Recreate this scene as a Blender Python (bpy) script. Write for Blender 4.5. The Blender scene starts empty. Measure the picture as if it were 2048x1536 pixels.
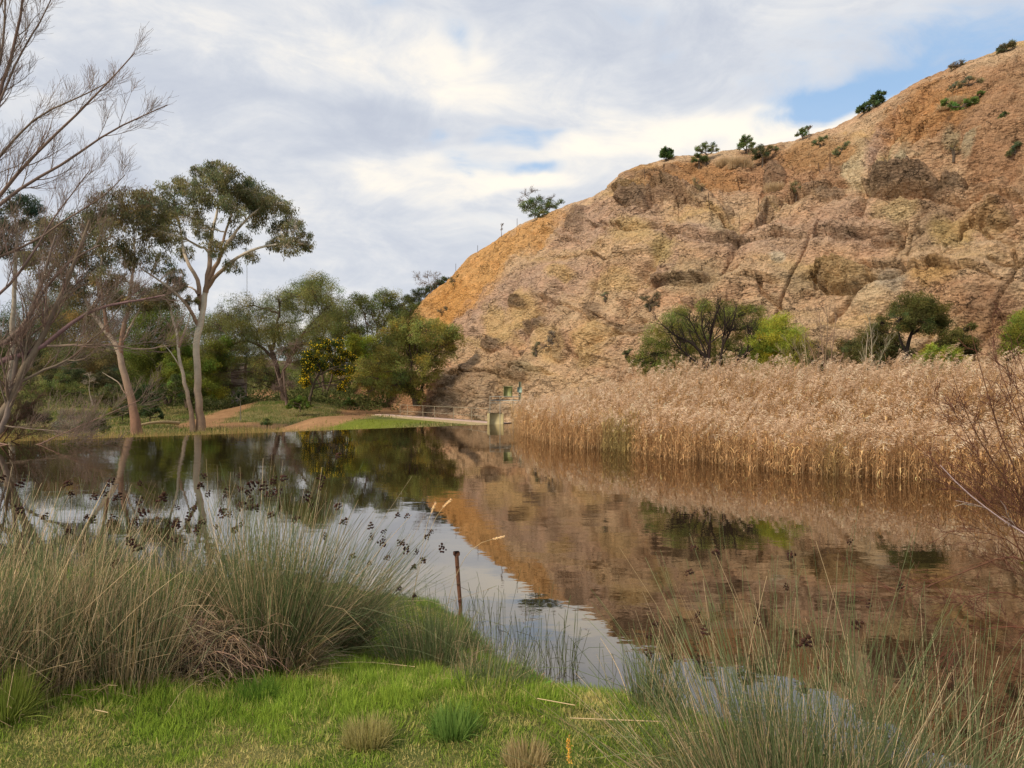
import bpy, math
import numpy as np

# ------------------------------------------------------------------ camera, sky, sun, exposure
sc = bpy.context.scene
COL = sc.collection
F = 1450.0                     # focal length in pixels of the 2048 px wide photograph
CH = 2.5                       # eye height above the water
cam_d = bpy.data.cameras.new("camera")
cam = bpy.data.objects.new("camera", cam_d)
COL.objects.link(cam)
cam.location = (0, 0, CH)
cam.rotation_euler = (math.radians(90), 0, 0)
cam_d.sensor_width = 36.0
cam_d.lens = 36.0 * F / 2048.0
cam_d.clip_start = 0.05
cam_d.clip_end = 9000
sc.camera = cam

vs = sc.view_settings
vs.view_transform = 'Standard'
vs.look = 'None'
vs.gamma = 1.0
vs.use_curve_mapping = False
vs.exposure = 1.2

SUN_AZ = math.radians(-130)    # clockwise from the view direction: behind the camera, to its left
SUN_EL = math.radians(42)
sun_d = bpy.data.lights.new("sun", 'SUN')
sun_d.energy = 1.5
sun_d.angle = math.radians(10)
sun_d.color = (1.0, 0.86, 0.66)
sun = bpy.data.objects.new("sun", sun_d)
COL.objects.link(sun)
sdir = np.array([math.sin(SUN_AZ) * math.cos(SUN_EL), math.cos(SUN_AZ) * math.cos(SUN_EL), math.sin(SUN_EL)])
from mathutils import Vector
sun.rotation_euler = Vector(sdir).to_track_quat('Z', 'Y').to_euler()

world = bpy.data.worlds.new("World")
sc.world = world
world.use_nodes = True
WN = world.node_tree


class NG:
    """small helper that chains shader nodes"""
    def __init__(self, nt):
        self.nt = nt
        nt.nodes.clear()

    def n(self, t, **kw):
        nd = self.nt.nodes.new(t)
        for k, v in kw.items():
            setattr(nd, k, v)
        return nd

    def put(self, sock, v):
        if isinstance(v, bpy.types.NodeSocket):
            self.nt.links.new(v, sock)
        elif v is not None:
            if hasattr(sock, 'default_value'):
                if sock.type == 'RGBA' and len(v) == 3:
                    v = (*v, 1)
                sock.default_value = v

    def m(self, op, a, b=None, c=None, clamp=False):
        nd = self.n('ShaderNodeMath', operation=op, use_clamp=clamp)
        self.put(nd.inputs[0], a)
        if b is not None: self.put(nd.inputs[1], b)
        if c is not None: self.put(nd.inputs[2], c)
        return nd.outputs[0]

    def vm(self, op, a, b=None):
        nd = self.n('ShaderNodeVectorMath', operation=op)
        self.put(nd.inputs[0], a)
        if b is not None: self.put(nd.inputs[1], b)
        return nd.outputs[0]

    def mix(self, f, a, b, blend='MIX'):
        nd = self.n('ShaderNodeMix', data_type='RGBA', blend_type=blend)
        self.put(nd.inputs[0], f); self.put(nd.inputs[6], a); self.put(nd.inputs[7], b)
        return nd.outputs[2]

    def noise(self, vec, scale, detail=4, rough=0.55, dist=0.0, dim='3D', col=False):
        nd = self.n('ShaderNodeTexNoise', noise_dimensions=dim)
        if vec is not None: self.put(nd.inputs['Vector'], vec)
        nd.inputs['Scale'].default_value = scale
        nd.inputs['Detail'].default_value = detail
        nd.inputs['Roughness'].default_value = rough
        nd.inputs['Distortion'].default_value = dist
        return nd.outputs['Color' if col else 'Fac']

    def ss(self, x, lo, hi, a=0.0, b=1.0):
        nd = self.n('ShaderNodeMapRange', interpolation_type='SMOOTHSTEP')
        self.put(nd.inputs[0], x)
        for i, v in enumerate((lo, hi, a, b)): nd.inputs[i + 1].default_value = v
        return nd.outputs[0]

    def sep(self, v):
        nd = self.n('ShaderNodeSeparateXYZ'); self.put(nd.inputs[0], v)
        return nd.outputs

    def comb(self, x, y, z):
        nd = self.n('ShaderNodeCombineXYZ')
        for i, v in enumerate((x, y, z)): self.put(nd.inputs[i], v)
        return nd.outputs[0]


# ---- sky: Nishita blue behind layered clouds, the cloud cover laid out by compass direction and height
g = NG(WN)
tc = g.n('ShaderNodeTexCoord')
dx, dy, dz = g.sep(tc.outputs['Generated'])
sky = g.n('ShaderNodeTexSky', sky_type='NISHITA', sun_disc=False)
sky.sun_elevation = SUN_EL
sky.sun_rotation = SUN_AZ
sky.air_density = 1.0
sky.dust_density = 1.5
az = g.m('ARCTAN2', dx, dy)
el = g.m('ARCSINE', dz)
base = g.comb(dx, dy, g.m('MULTIPLY', dz, 2.2))
warp = g.noise(base, 2.6, 4, 0.6, col=True)
wx, wy, wz = g.sep(warp)
azw = g.m('ADD', az, g.m('MULTIPLY', g.m('SUBTRACT', wx, 0.5), 0.34))
elw = g.m('ADD', el, g.m('MULTIPLY', g.m('SUBTRACT', wy, 0.5), 0.20))


def sky_blob(px, py, rx, ry, gain):
    a0 = math.atan2(px - 1024, F)
    e0 = math.atan2(768 - py, math.hypot(F, px - 1024))
    c = math.cos(a0)
    u = g.m('DIVIDE', g.m('SUBTRACT', azw, a0), rx / F * c)
    v = g.m('DIVIDE', g.m('SUBTRACT', elw, e0), ry / F * c)
    r2 = g.m('ADD', g.m('MULTIPLY', u, u), g.m('MULTIPLY', v, v))
    return g.m('MULTIPLY', g.m('EXPONENT', g.m('MULTIPLY', r2, -1.0)), gain)


def add_all(lst, start):
    t = start
    for s in lst: t = g.m('ADD', t, s)
    return t


n1 = g.noise(base, 2.6, 9, 0.62, 0.5)
n2 = g.noise(base, 6.5, 8, 0.66, 0.6)
bright = add_all([sky_blob(*b) for b in [
    (930, 160, 90, 60, .40), (880, 370, 260, 45, .38), (1230, 295, 110, 25, .35), (1560, 250, 210, 38, .62),
    (640, 120, 150, 90, .18), (1120, 380, 120, 30, .35), (560, 60, 220, 60, .10), (760, 110, 110, 60, .2), (1190, 190, 190, 60, .12),
    (520, 220, 400, 40, -.22), (820, 255, 200, 30, -.26), (640, 300, 260, 22, -.10), (980, 415, 190, 16, -.22), (330, 160, 120, 60, -.05),
    (1330, 110, 200, 70, -.18), (700, 560, 300, 22, -.12), (1080, 30, 260, 60, -.12), (600, 440, 200, 30, .10),
]], g.m('ADD', g.m('MULTIPLY', g.m('SUBTRACT', n1, 0.5), 1.25), g.m('MULTIPLY', g.m('SUBTRACT', n2, 0.5), 1.25)))
bright = g.m('ADD', bright, 0.44, clamp=True)
holes = add_all([sky_blob(*b) for b in [
    (1670, 190, 130, 42, 1.15), (920, 95, 50, 40, .30), (1080, 275, 75, 22, .58), (1125, 345, 60, 22, .65), (880, 290, 60, 20, .35), (560, 15, 120, 30, .32), (760, 20, 60, 30, .32), (880, 80, 80, 40, .16), (990, 330, 80, 20, .3), (700, 240, 60, 20, .12), (460, 90, 40, 20, .15), (1240, 60, 70, 40, .25), (1500, 130, 100, 50, .2),
    (2050, 60, 230, 80, .50), (1880, 100, 160, 60, .34), (1820, 20, 400, 50, .24), (330, 480, 120, 40, .10), (1000, 20, 300, 30, .12),
    (1330, 120, 40, 60, .25), (1800, 1000, 10, 10, 0.0)]],
    g.m('MULTIPLY', g.m('SUBTRACT', n2, 0.50), 1.5))
hole = g.ss(holes, 0.18, 0.85)
ramp = g.n('ShaderNodeValToRGB')
g.put(ramp.inputs[0], bright)
cr = ramp.color_ramp
cr.interpolation = 'B_SPLINE'
cr.elements[0].position = 0.0; cr.elements[0].color = (0.235, 0.254, 0.298, 1)
cr.elements[1].position = 1.0; cr.elements[1].color = (0.49, 0.45, 0.385, 1)
e = cr.elements.new(0.35); e.color = (0.285, 0.302, 0.335, 1)
e = cr.elements.new(0.65); e.color = (0.362, 0.364, 0.370, 1)
blue = g.mix(1.0, sky.outputs[0], (0.060, 0.060, 0.060), 'MULTIPLY')
blue = g.mix(0.6, blue, (0.175, 0.285, 0.43))
skycol = g.mix(g.m('MULTIPLY', hole, 0.92), ramp.outputs[0], blue)
bg = g.n('ShaderNodeBackground')
g.put(bg.inputs[0], skycol)
bg.inputs[1].default_value = 1.0
wo = g.n('ShaderNodeOutputWorld')
WN.links.new(bg.outputs[0], wo.inputs[0])

# ------------------------------------------------------------------ numeric helpers


def W(px, py, Y):
    """the point at depth Y that the photograph shows at pixel (px, py) of 2048 x 1536"""
    return np.array([(px - 1024) / F * Y, Y, CH + (768 - py) / F * Y])


def Rg(seed):
    return np.random.default_rng(seed)


_perm = {}


def _tab(seed):
    if seed not in _perm:
        r = Rg(seed + 777)
        p = r.permutation(256)
        gr = r.normal(size=(256, 3)); gr /= np.linalg.norm(gr, axis=1)[:, None]
        _perm[seed] = (np.concatenate([p, p, p]), gr)
    return _perm[seed]


def pn(x, y, z, seed=0):
    """gradient noise, about -0.7 .. 0.7"""
    p, gr = _tab(seed)
    x = np.asarray(x, float); y = np.asarray(y, float) + 0 * x; z = np.asarray(z, float) + 0 * x
    xi = np.floor(x).astype(int); yi = np.floor(y).astype(int); zi = np.floor(z).astype(int)
    xf = x - xi; yf = y - yi; zf = z - zi
    u = xf ** 3 * (xf * (xf * 6 - 15) + 10); v = yf ** 3 * (yf * (yf * 6 - 15) + 10); w = zf ** 3 * (zf * (zf * 6 - 15) + 10)
    out = 0
    for i in (0, 1):
        for j in (0, 1):
            for k in (0, 1):
                h = p[p[p[(xi + i) & 255] + ((yi + j) & 255)] + ((zi + k) & 255)]
                gg = gr[h]
                d = gg[..., 0] * (xf - i) + gg[..., 1] * (yf - j) + gg[..., 2] * (zf - k)
                out = out + d * (u if i else 1 - u) * (v if j else 1 - v) * (w if k else 1 - w)
    return out


def fbm(x, y, z=0.0, oct=4, rough=0.5, seed=0, ridged=False):
    a, s, t = 1.0, 0.0, 0.0
    for o in range(oct):
        n = pn(x, y, z, seed + o)
        if ridged: n = 0.5 - 2.0 * np.abs(n)
        s = s + a * n; t += a
        x = x * 2.03 + 3.1; y = y * 2.03 + 1.7; z = z * 2.03 + 5.3; a *= rough
    return s / t * (1.6 if not ridged else 1.0)


def sstep(x, a, b):
    t = np.clip((x - a) / (b - a), 0, 1)
    return t * t * (3 - 2 * t)


def seg_dist(X, Y, pts, radii=None):
    """distance to a polyline in the plane and signed side (left of travel positive); optionally the radius there"""
    best = np.full(np.shape(X), 1e9); side = np.ones(np.shape(X)); rr = np.zeros(np.shape(X))
    for i in range(len(pts) - 1):
        ax, ay = pts[i][:2]; bx, by = pts[i + 1][:2]
        ex, ey = bx - ax, by - ay
        L2 = ex * ex + ey * ey
        t = np.clip(((X - ax) * ex + (Y - ay) * ey) / L2, 0, 1)
        d = np.hypot(X - ax - t * ex, Y - ay - t * ey)
        cr_ = ex * (Y - ay) - ey * (X - ax)
        m = d < best - 1e-9
        best = np.where(m, d, best)
        side = np.where(m, np.sign(cr_), side)
        if radii is not None: rr = np.where(m, radii[i] * (1 - t) + radii[i + 1] * t, rr)
    if radii is not None: return best, side, rr
    return best, side


# ------------------------------------------------------------------ mesh helpers
class MB:
    """collects vertices, faces and a colour per vertex; build() links them as ONE mesh object"""
    def __init__(self):
        self.v = []; self.c = []; self.f = {3: [], 4: []}; self.n = 0

    def add(self, V, faces, col=(1, 1, 1)):
        V = np.asarray(V, float).reshape(-1, 3)
        faces = np.asarray(faces, int)
        k = faces.shape[1]
        self.v.append(V)
        c = np.asarray(col, float)
        self.c.append(np.broadcast_to(c, (len(V), 3)) if c.ndim == 1 else c)
        self.f[k].append(faces + self.n)
        self.n += len(V)

    def tri(self, V, faces, n_prev, ):
        self.f[3].append(np.asarray(faces, int) + n_prev)

    def tubes(self, P, R, sides=3, col=(1, 1, 1), cap=False):
        """P (n,k,3) centre lines, R (n,k) radii, col (3,), (n,3) or (n,k,3)"""
        P = np.asarray(P, float); R = np.asarray(R, float)
        if P.ndim == 2: P = P[None]
        if R.ndim < 2: R = np.broadcast_to(R, P.shape[:2])
        n, k, _ = P.shape
        if n == 0: return
        T = np.gradient(P, axis=1)
        T /= np.linalg.norm(T, axis=2, keepdims=True) + 1e-12
        mean = T.mean(1)
        ref = np.where((np.abs(mean[:, 2:3]) > 0.85), np.array([[1.0, 0.13, 0.0]]), np.array([[0.0, 0.07, 1.0]]))
        N = np.cross(T, ref[:, None, :]); N /= np.linalg.norm(N, axis=2, keepdims=True) + 1e-12
        B = np.cross(T, N)
        a = np.arange(sides) * 2 * np.pi / sides
        V = P[:, :, None, :] + R[:, :, None, None] * (np.cos(a)[None, None, :, None] * N[:, :, None, :] + np.sin(a)[None, None, :, None] * B[:, :, None, :])
        idx = np.arange(n * k * sides).reshape(n, k, sides)
        i0 = idx[:, :-1, :]; i1 = idx[:, 1:, :]
        q = np.stack([i0, np.roll(i0, -1, 2), np.roll(i1, -1, 2), i1], -1).reshape(-1, 4)
        c = np.asarray(col, float)
        if c.ndim == 2: c = np.broadcast_to(c[:, None, None, :], V.shape)
        elif c.ndim == 3: c = np.broadcast_to(c[:, :, None, :], V.shape)
        else: c = np.broadcast_to(c, V.shape)
        self.add(V, q, c.reshape(-1, 3))

    def blades(self, P, S, Wd, col):
        """ribbons: P (n,k,3) mid lines, S (n,3) side vectors, Wd (n,k) half widths, col (n,3) or (n,k,3)"""
        n, k, _ = P.shape
        if n == 0: return
        o = S[:, None, :] * Wd[:, :, None]
        V = np.stack([P - o, P + o], 2)
        idx = np.arange(n * k * 2).reshape(n, k, 2)
        q = np.stack([idx[:, :-1, 0], idx[:, :-1, 1], idx[:, 1:, 1], idx[:, 1:, 0]], -1).reshape(-1, 4)
        c = np.asarray(col, float)
        c = np.broadcast_to(c[:, None, None, :] if c.ndim == 2 else c[:, :, None, :], V.shape)
        self.add(V, q, c.reshape(-1, 3))

    def leaves(self, C, D, L, Wd, col, rng):
        """leaf shaped quads at C (n,3) along D (n,3)"""
        n = len(C)
        if n == 0: return
        D = D / (np.linalg.norm(D, axis=1, keepdims=True) + 1e-9)
        S = np.cross(D, rng.normal(size=(n, 3))); S /= np.linalg.norm(S, axis=1, keepdims=True) + 1e-9
        L = np.broadcast_to(L, (n,))[:, None]; Wd = np.broadcast_to(Wd, (n,))[:, None]
        V = np.stack([C, C + D * L * .45 + S * Wd, C + D * L, C + D * L * .45 - S * Wd], 1)
        q = np.arange(n * 4).reshape(n, 4)
        self.add(V, q, np.repeat(col, 4, 0))

    def box(self, c, s, rotz=0.0, col=(1, 1, 1), bev=0.0):
        x, y, z = [v / 2 for v in s]
        V = []
        if bev > 0:
            b = bev
            prof = [(-1, -1), (1, -1), (1, 1), (-1, 1)]
            ring = []
            for (sx, sy) in prof:
                pa = (sx * (x - b), sy * y); pb = (sx * x, sy * (y - b))
                ring += [pa, pb] if sx * sy > 0 else [pb, pa]
            lev = [(-z, 1 - b / max(x, y)), (-z + b, 1), (z - b, 1), (z, 1 - b / max(x, y))]
            for zz, k in lev: V += [(px_ * k, py_ * k, zz) for px_, py_ in ring]
            V = np.array(V); faces = []
            for l in range(3):
                for i in range(8): faces.append((l * 8 + i, l * 8 + (i + 1) % 8, l * 8 + 8 + (i + 1) % 8, l * 8 + 8 + i))
            faces += [(24, 25, 26, 27), (24, 27, 28, 31), (28, 29, 30, 31), (3, 2, 1, 0), (7, 4, 3, 0), (7, 6, 5, 4)]
        else:
            V = np.array([(sx * x, sy * y, sz * z) for sz in (-1, 1) for sx, sy in ((-1, -1), (1, -1), (1, 1), (-1, 1))])
            faces = [(0, 3, 2, 1), (4, 5, 6, 7), (0, 1, 5, 4), (1, 2, 6, 5), (2, 3, 7, 6), (3, 0, 4, 7)]
        cs, sn = math.cos(rotz), math.sin(rotz)
        Vr = np.stack([V[:, 0] * cs - V[:, 1] * sn, V[:, 0] * sn + V[:, 1] * cs, V[:, 2]], 1) + np.array(c)
        self.add(Vr, faces, col)

    def build(self, name, mat, parent=None, smooth=False):
        me = bpy.data.meshes.new(name)
        V = np.concatenate(self.v); Cc = np.concatenate(self.c)
        loops = []; tot = []
        for k in (3, 4):
            if self.f[k]:
                a = np.concatenate(self.f[k]); loops.append(a.ravel()); tot.append(np.full(len(a), k))
        loops = np.concatenate(loops); tot = np.concatenate(tot)
        me.vertices.add(len(V)); me.vertices.foreach_set('co', V.astype(np.float32).ravel())
        me.loops.add(len(loops)); me.loops.foreach_set('vertex_index', loops.astype(np.int32))
        me.polygons.add(len(tot))
        st = np.concatenate([[0], np.cumsum(tot)[:-1]])
        me.polygons.foreach_set('loop_start', st.astype(np.int32))
        me.polygons.foreach_set('loop_total', tot.astype(np.int32))
        if smooth: me.polygons.foreach_set('use_smooth', np.ones(len(tot), bool))
        at = me.color_attributes.new('tint', 'FLOAT_COLOR', 'POINT')
        at.data.foreach_set('color', np.concatenate([Cc, np.ones((len(Cc), 1))], 1).astype(np.float32).ravel())
        me.update(calc_edges=True)
        me.materials.append(mat)
        o = bpy.data.objects.new(name, me)
        COL.objects.link(o)
        if parent is not None: o.parent = parent
        return o


def grid_faces(nu, nv):
    i = np.arange(nu * nv).reshape(nu, nv)
    return np.stack([i[:-1, :-1], i[1:, :-1], i[1:, 1:], i[:-1, 1:]], -1).reshape(-1, 4)


def tag(o, label=None, cat=None, group=None, kind=None):
    if label: o['label'] = label
    if cat: o['category'] = cat
    if group: o['group'] = group
    if kind: o['kind'] = kind
    return o


def empty(name, loc):
    o = bpy.data.objects.new(name, None)
    COL.objects.link(o)
    o.location = Vector([float(v) for v in loc])
    o.empty_display_size = 0.2
    return o


def under(o, root):
    """parent a mesh built in world coordinates to a root that stands elsewhere"""
    o.parent = root
    me = o.data
    n = len(me.vertices)
    a = np.empty(n * 3, np.float32); me.vertices.foreach_get('co', a)
    a = a.reshape(-1, 3) - np.array(root.location, np.float32)
    me.vertices.foreach_set('co', a.ravel()); me.update()
    return o


# ------------------------------------------------------------------ materials (all procedural, tinted by the mesh's own colours)
def new_mat(name):
    m = bpy.data.materials.new(name); m.use_nodes = True
    return m, NG(m.node_tree)


def finish(g, shader, disp=None):
    o = g.n('ShaderNodeOutputMaterial')
    g.nt.links.new(shader, o.inputs[0])


def mat_tint(name, rough=0.8, trans=0.0, nscale=3.0, namt=0.25, spec=0.2, bump=0.0, bscale=30.0, mult=1.0):
    m, g = new_mat(name)
    at = g.n('ShaderNodeAttribute', attribute_name='tint')
    geo = g.n('ShaderNodeNewGeometry')
    nz = g.noise(geo.outputs['Position'], nscale, 4, 0.6)
    f = g.m('MULTIPLY', g.m('ADD', g.m('MULTIPLY', g.m('SUBTRACT', nz, 0.5), 2 * namt), 1.0), mult)
    col = g.mix(1.0, at.outputs['Color'], g.comb(f, f, f), 'MULTIPLY')
    p = g.n('ShaderNodeBsdfPrincipled')
    g.put(p.inputs['Base Color'], col)
    p.inputs['Roughness'].default_value = rough
    p.inputs['Specular IOR Level'].default_value = spec
    if bump > 0:
        b = g.n('ShaderNodeBump'); b.inputs['Strength'].default_value = bump; b.inputs['Distance'].default_value = 0.02
        g.put(b.inputs['Height'], g.noise(geo.outputs['Position'], bscale, 5, 0.65))
        g.nt.links.new(b.outputs[0], p.inputs['Normal'])
    sh = p.outputs[0]
    if trans > 0:
        t = g.n('ShaderNodeBsdfTranslucent'); g.put(t.inputs[0], col)
        mx = g.n('ShaderNodeMixShader'); mx.inputs[0].default_value = trans
        g.nt.links.new(sh, mx.inputs[1]); g.nt.links.new(t.outputs[0], mx.inputs[2]); sh = mx.outputs[0]
    finish(g, sh)
    return m


M_leaf = mat_tint("leaf", 0.65, 0.45, 0.8, 0.25, 0.08, mult=2.0)
M_grass = mat_tint("grass_blade", 0.6, 0.38, 1.5, 0.22, 0.12, mult=1.45)
M_rush = mat_tint("rush_stem", 0.55, 0.22, 3.0, 0.2, 0.25, mult=1.55)
M_reed = mat_tint("dry_reed", 0.8, 0.25, 0.5, 0.22, 0.1)
M_bark = mat_tint("bark", 0.9, 0.0, 2.5, 0.35, 0.1, 0.8, 14.0)
M_twig = mat_tint("twig", 0.8, 0.0, 2.0, 0.25, 0.15)
M_metal = mat_tint("galvanised_metal", 0.5, 0.0, 6.0, 0.2, 0.5)
M_conc = mat_tint("weathered_concrete", 0.9, 0.0, 1.2, 0.3, 0.2, 0.4, 25.0)
M_rust = mat_tint("rusty_steel", 0.85, 0.0, 20.0, 0.5, 0.2, 0.5, 60.0)
# ------------------------------------------------------------------ the lie of the land
W0 = np.array([-21.9, 31.05]); W1 = np.array([-1.5, 44.2])     # the weir crest
wd = (W1 - W0) / np.linalg.norm(W1 - W0); wn = np.array([-wd[1], wd[0]])
WLEN = float(np.linalg.norm(W1 - W0))
EARTH = {}


def on_water(px, py, z=0.0):
    Y = (CH - z) * F / (py - 768)
    return np.array([(px - 1024) / F * Y, Y])


shore = [on_water(*p) for p in [(-900, 1080), (-200, 1120), (300, 1150), (700, 1165), (860, 1205), (930, 1245), (1000, 1335), (1100, 1380), (1180, 1432),
                                (1260, 1438), (1330, 1440), (1500, 1490), (1700, 1560)]] + [np.array(p) for p in [(3.2, 4.35), (4.3, 5.4), (5.6, 7.4), (8, 9), (20, 14)]]
reed_front = [on_water(*p) for p in [(1012, 852), (1030, 866), (1060, 882), (1110, 890), (1250, 908), (1400, 927), (1550, 947), (1700, 957), (1850, 967), (2048, 987), (2300, 1010), (2700, 1040), (4000, 1150)]]
path_seg = [(-14.5, 64), (-8, 57), (-1.6, 49.5), (6, 48)]


def H(X, Y):
    """height of the big ground sheet"""
    X = np.asarray(X, float); Y = np.asarray(Y, float)
    s = (X - W0[0]) * wn[0] + (Y - W0[1]) * wn[1]
    n = fbm(X / 14, Y / 14, 0, 3, .5, 11)
    n2 = fbm(X / 3.2, Y / 3.2, 0, 3, .5, 15)
    left = -1.55 + 0.045 * np.clip(Y - 66, 0, 60) + 0.5 * n * sstep(Y, 64, 80) + 0.12 * n2
    # a grassy mound beside the track and rising ground on the far left
    left = left + 1.3 * np.exp(-(((X + 27) / 6) ** 2 + ((Y - 84) / 7) ** 2))
    left = left + 5.0 * sstep(-X, 35, 85) * sstep(Y, 60, 120)
    left = left + 4.5 * sstep(-X, 18, 60) * sstep(Y, 84, 140)
    dpath, _ = seg_dist(X, Y, path_seg)
    w = 1 - sstep(dpath, 2.0, 7.0)
    left = left * (1 - w) + (-0.38) * w
    # the bank left of the weir
    bankl = 0.35 + 0.15 * n2
    wl = sstep(-(X - W0[0]), 3.5, 7.0) * (1 - sstep(s, 2, 14))
    left = left * (1 - wl) + bankl * wl
    d, sd = seg_dist(X, Y, reed_front)
    inside = d * sd
    right = np.clip(-0.5 + 0.13 * inside, -1.3, 0.7) + 0.08 * n2
    wr = sstep(X, -1.5, 4.0)
    beyond = left * (1 - wr) + right * wr
    lake = np.maximum(-1.3 + 0.1 * n, np.where(inside > -6, right, -1.3))
    lake = lake * (1 - wl) + bankl * wl
    h = np.where(s > 0.0, beyond, lake)
    near = (Y < 4.0)
    return np.where(near & (Y < 2.0), 0.55, h)


def hit_ground(px, py, y0=30.0, y1=220.0):
    """world point of the ground seen at a pixel (nearest beyond depth y0)"""
    ys = np.arange(y0, y1, 0.25)
    xs = (px - 1024) / F * ys; zs = CH + (768 - py) / F * ys
    m = np.nonzero(zs <= H(xs, ys))[0]
    i = m[0] if len(m) else len(ys) - 1
    return np.array([xs[i], ys[i], H(xs[i], ys[i])])


def gz(x, y):
    return float(H(np.array([x]), np.array([y]))[0])


# big ground sheet: dense where the photograph looks, sparse towards the horizon
xs = np.unique(np.concatenate([np.linspace(-900, -130, 40), np.arange(-130, -50, 1.6), np.arange(-50, 14, 0.33), np.arange(14, 60, 1.0), np.linspace(60, 900, 60)]))
ys = np.unique(np.concatenate([np.linspace(-300, -20, 25), np.arange(-20, 28, 2.0), np.arange(28, 112, 0.36), np.arange(112, 170, 1.6), np.linspace(170, 1500, 60)]))
GX, GY = np.meshgrid(xs, ys, indexing='ij')
GZ = H(GX, GY)
far = sstep(np.hypot(GX, GY - 60), 130, 400)
GZ = GZ + far * (6 * fbm(GX / 160, GY / 160, 0, 3, .5, 31))
# colours: dry and green grass, bare orange earth where the tracks run
tracks = [([(395, 848), (425, 838), (470, 818), (520, 792), (545, 780)], 2.2), ([(400, 852), (520, 852), (620, 846), (700, 832), (760, 822)], 2.6),
          ([(600, 852), (680, 838), (720, 818), (735, 800), (660, 793), (620, 792)], 2.4), ([(740, 800), (760, 815), (790, 832), (850, 838)], 3.0), ([(850, 838), (980, 842)], 1.2)]
dirt = np.zeros_like(GX)
wob = 1.3 * fbm(GX / 3, GY / 3, 0, 3, .6, 41)
for pts, r in tracks:
    wp = [hit_ground(*p, 46.0)[:2] for p in pts]
    EARTH.setdefault('t', []).append(wp)
    dd, _ = seg_dist(GX, GY, wp)
    dirt = np.maximum(dirt, 1 - sstep(dd + wob, r * .55, r * 1.15))
gn = fbm(GX / 2.2, GY / 2.2, 0, 4, .6, 51) + .6 * fbm(GX / 9, GY / 9, 0, 2, .5, 52)
gA = np.array([.075, .098, .020]); gB = np.array([.20, .165, .07]); gD = np.array([.30, .17, .085]); gMud = np.array([.05, .035, .022])
k = sstep(gn, -.45, .55)[..., None]
gc = gA * (1 - k) + gB * k
lawn_w = np.zeros_like(GX)
c0 = hit_ground(740, 848, 46.0)
lawn_w = np.exp(-(((GX - c0[0]) / 6.5) ** 2 + ((GY - c0[1]) / 4.0) ** 2) ** 2)
gc = gc * (1 - lawn_w[..., None]) + np.array([.14, .165, .022]) * lawn_w[..., None]
gc = gc * (1 - dirt[..., None]) + (gD * (1 + .35 * gn[..., None])) * dirt[..., None]
S_ = (GX - W0[0]) * wn[0] + (GY - W0[1]) * wn[1]
mud = np.where((GZ < -0.25) & (S_ < 0.2), 1.0, 0.0)[..., None]
gc = gc * (1 - mud) + gMud * mud
rb, rs = seg_dist(GX, GY, reed_front)
rr_ = np.clip(rb * rs / 1.0, 0, 1)[..., None] * (GX > 0)[..., None]
gc = gc * (1 - rr_) + np.array([.12, .08, .045]) * rr_


def mat_ground():
    m, g = new_mat("earth_and_turf")
    at = g.n('ShaderNodeAttribute', attribute_name='tint')
    geo = g.n('ShaderNodeNewGeometry')
    P = geo.outputs['Position']
    n1 = g.noise(P, 1.7, 6, 0.7); n2 = g.noise(P, 9.0, 5, 0.7)
    f = g.m('ADD', g.m('MULTIPLY', n1, 0.9), g.m('MULTIPLY', n2, 1.0))
    f = g.m('ADD', f, 0.05)
    col = g.mix(1.0, at.outputs['Color'], g.comb(f, f, f), 'MULTIPLY')
    p = g.n('ShaderNodeBsdfPrincipled'); g.put(p.inputs['Base Color'], col)
    p.inputs['Roughness'].default_value = 0.95; p.inputs['Specular IOR Level'].default_value = 0.1
    b = g.n('ShaderNodeBump'); b.inputs['Strength'].default_value = 0.9; b.inputs['Distance'].default_value = 0.12
    g.put(b.inputs['Height'], g.m('ADD', n1, g.m('MULTIPLY', n2, 0.5)))
    g.nt.links.new(b.outputs[0], p.inputs['Normal'])
    finish(g, p.outputs[0])
    return m


M_ground = mat_ground()
mb = MB(); mb.add(np.stack([GX, GY, GZ], -1), grid_faces(*GX.shape), gc.reshape(-1, 3))
ground = mb.build("ground", M_ground, smooth=True); tag(ground, kind='structure')


# near bank: the lawn the photographer stands on, dropping to the shoreline
def Hn(X, Y):
    d, sd = seg_dist(X, Y, shore)
    s = -d * sd                          # positive on the land side
    wid = 2.0 + 1.6 * sstep(-X, 0.0, 1.8)
    h = 0.90 * sstep(s, -0.15, wid) ** 0.85 + np.clip(s, -3, 0) * 0.45 - 0.02
    return h + 0.035 * fbm(X / .9, Y / .9, 0, 3, .5, 61) + 0.015 * fbm(X / .2, Y / .2, 0, 2, .5, 62)


nx = np.unique(np.concatenate([np.arange(-30, -6, .5), np.arange(-6, 6, .05), np.arange(6, 30, .5)]))
ny = np.unique(np.concatenate([np.arange(-25, 1.5, .8), np.arange(1.5, 11, .05), np.arange(11, 13, .4)]))
NX, NY = np.meshgrid(nx, ny, indexing='ij')
NZ = Hn(NX, NY)
kk = sstep(fbm(NX / .5, NY / .5, 0, 3, .5, 71), -.4, .5)[..., None]
nc = np.array([.075, .105, .020]) * (1 - kk) + np.array([.15, .135, .050]) * kk
sd_ = seg_dist(NX, NY, shore); sg = -(sd_[0] * sd_[1])
wet = (1 - sstep(sg, 0.0, .35))[..., None]
nc = nc * (1 - wet) + np.array([.03, .022, .014]) * wet
mb = MB(); mb.add(np.stack([NX, NY, NZ], -1), grid_faces(*NX.shape), nc.reshape(-1, 3))
bank = mb.build("ground_bank", M_ground, smooth=True); tag(bank, kind='structure')


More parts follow.
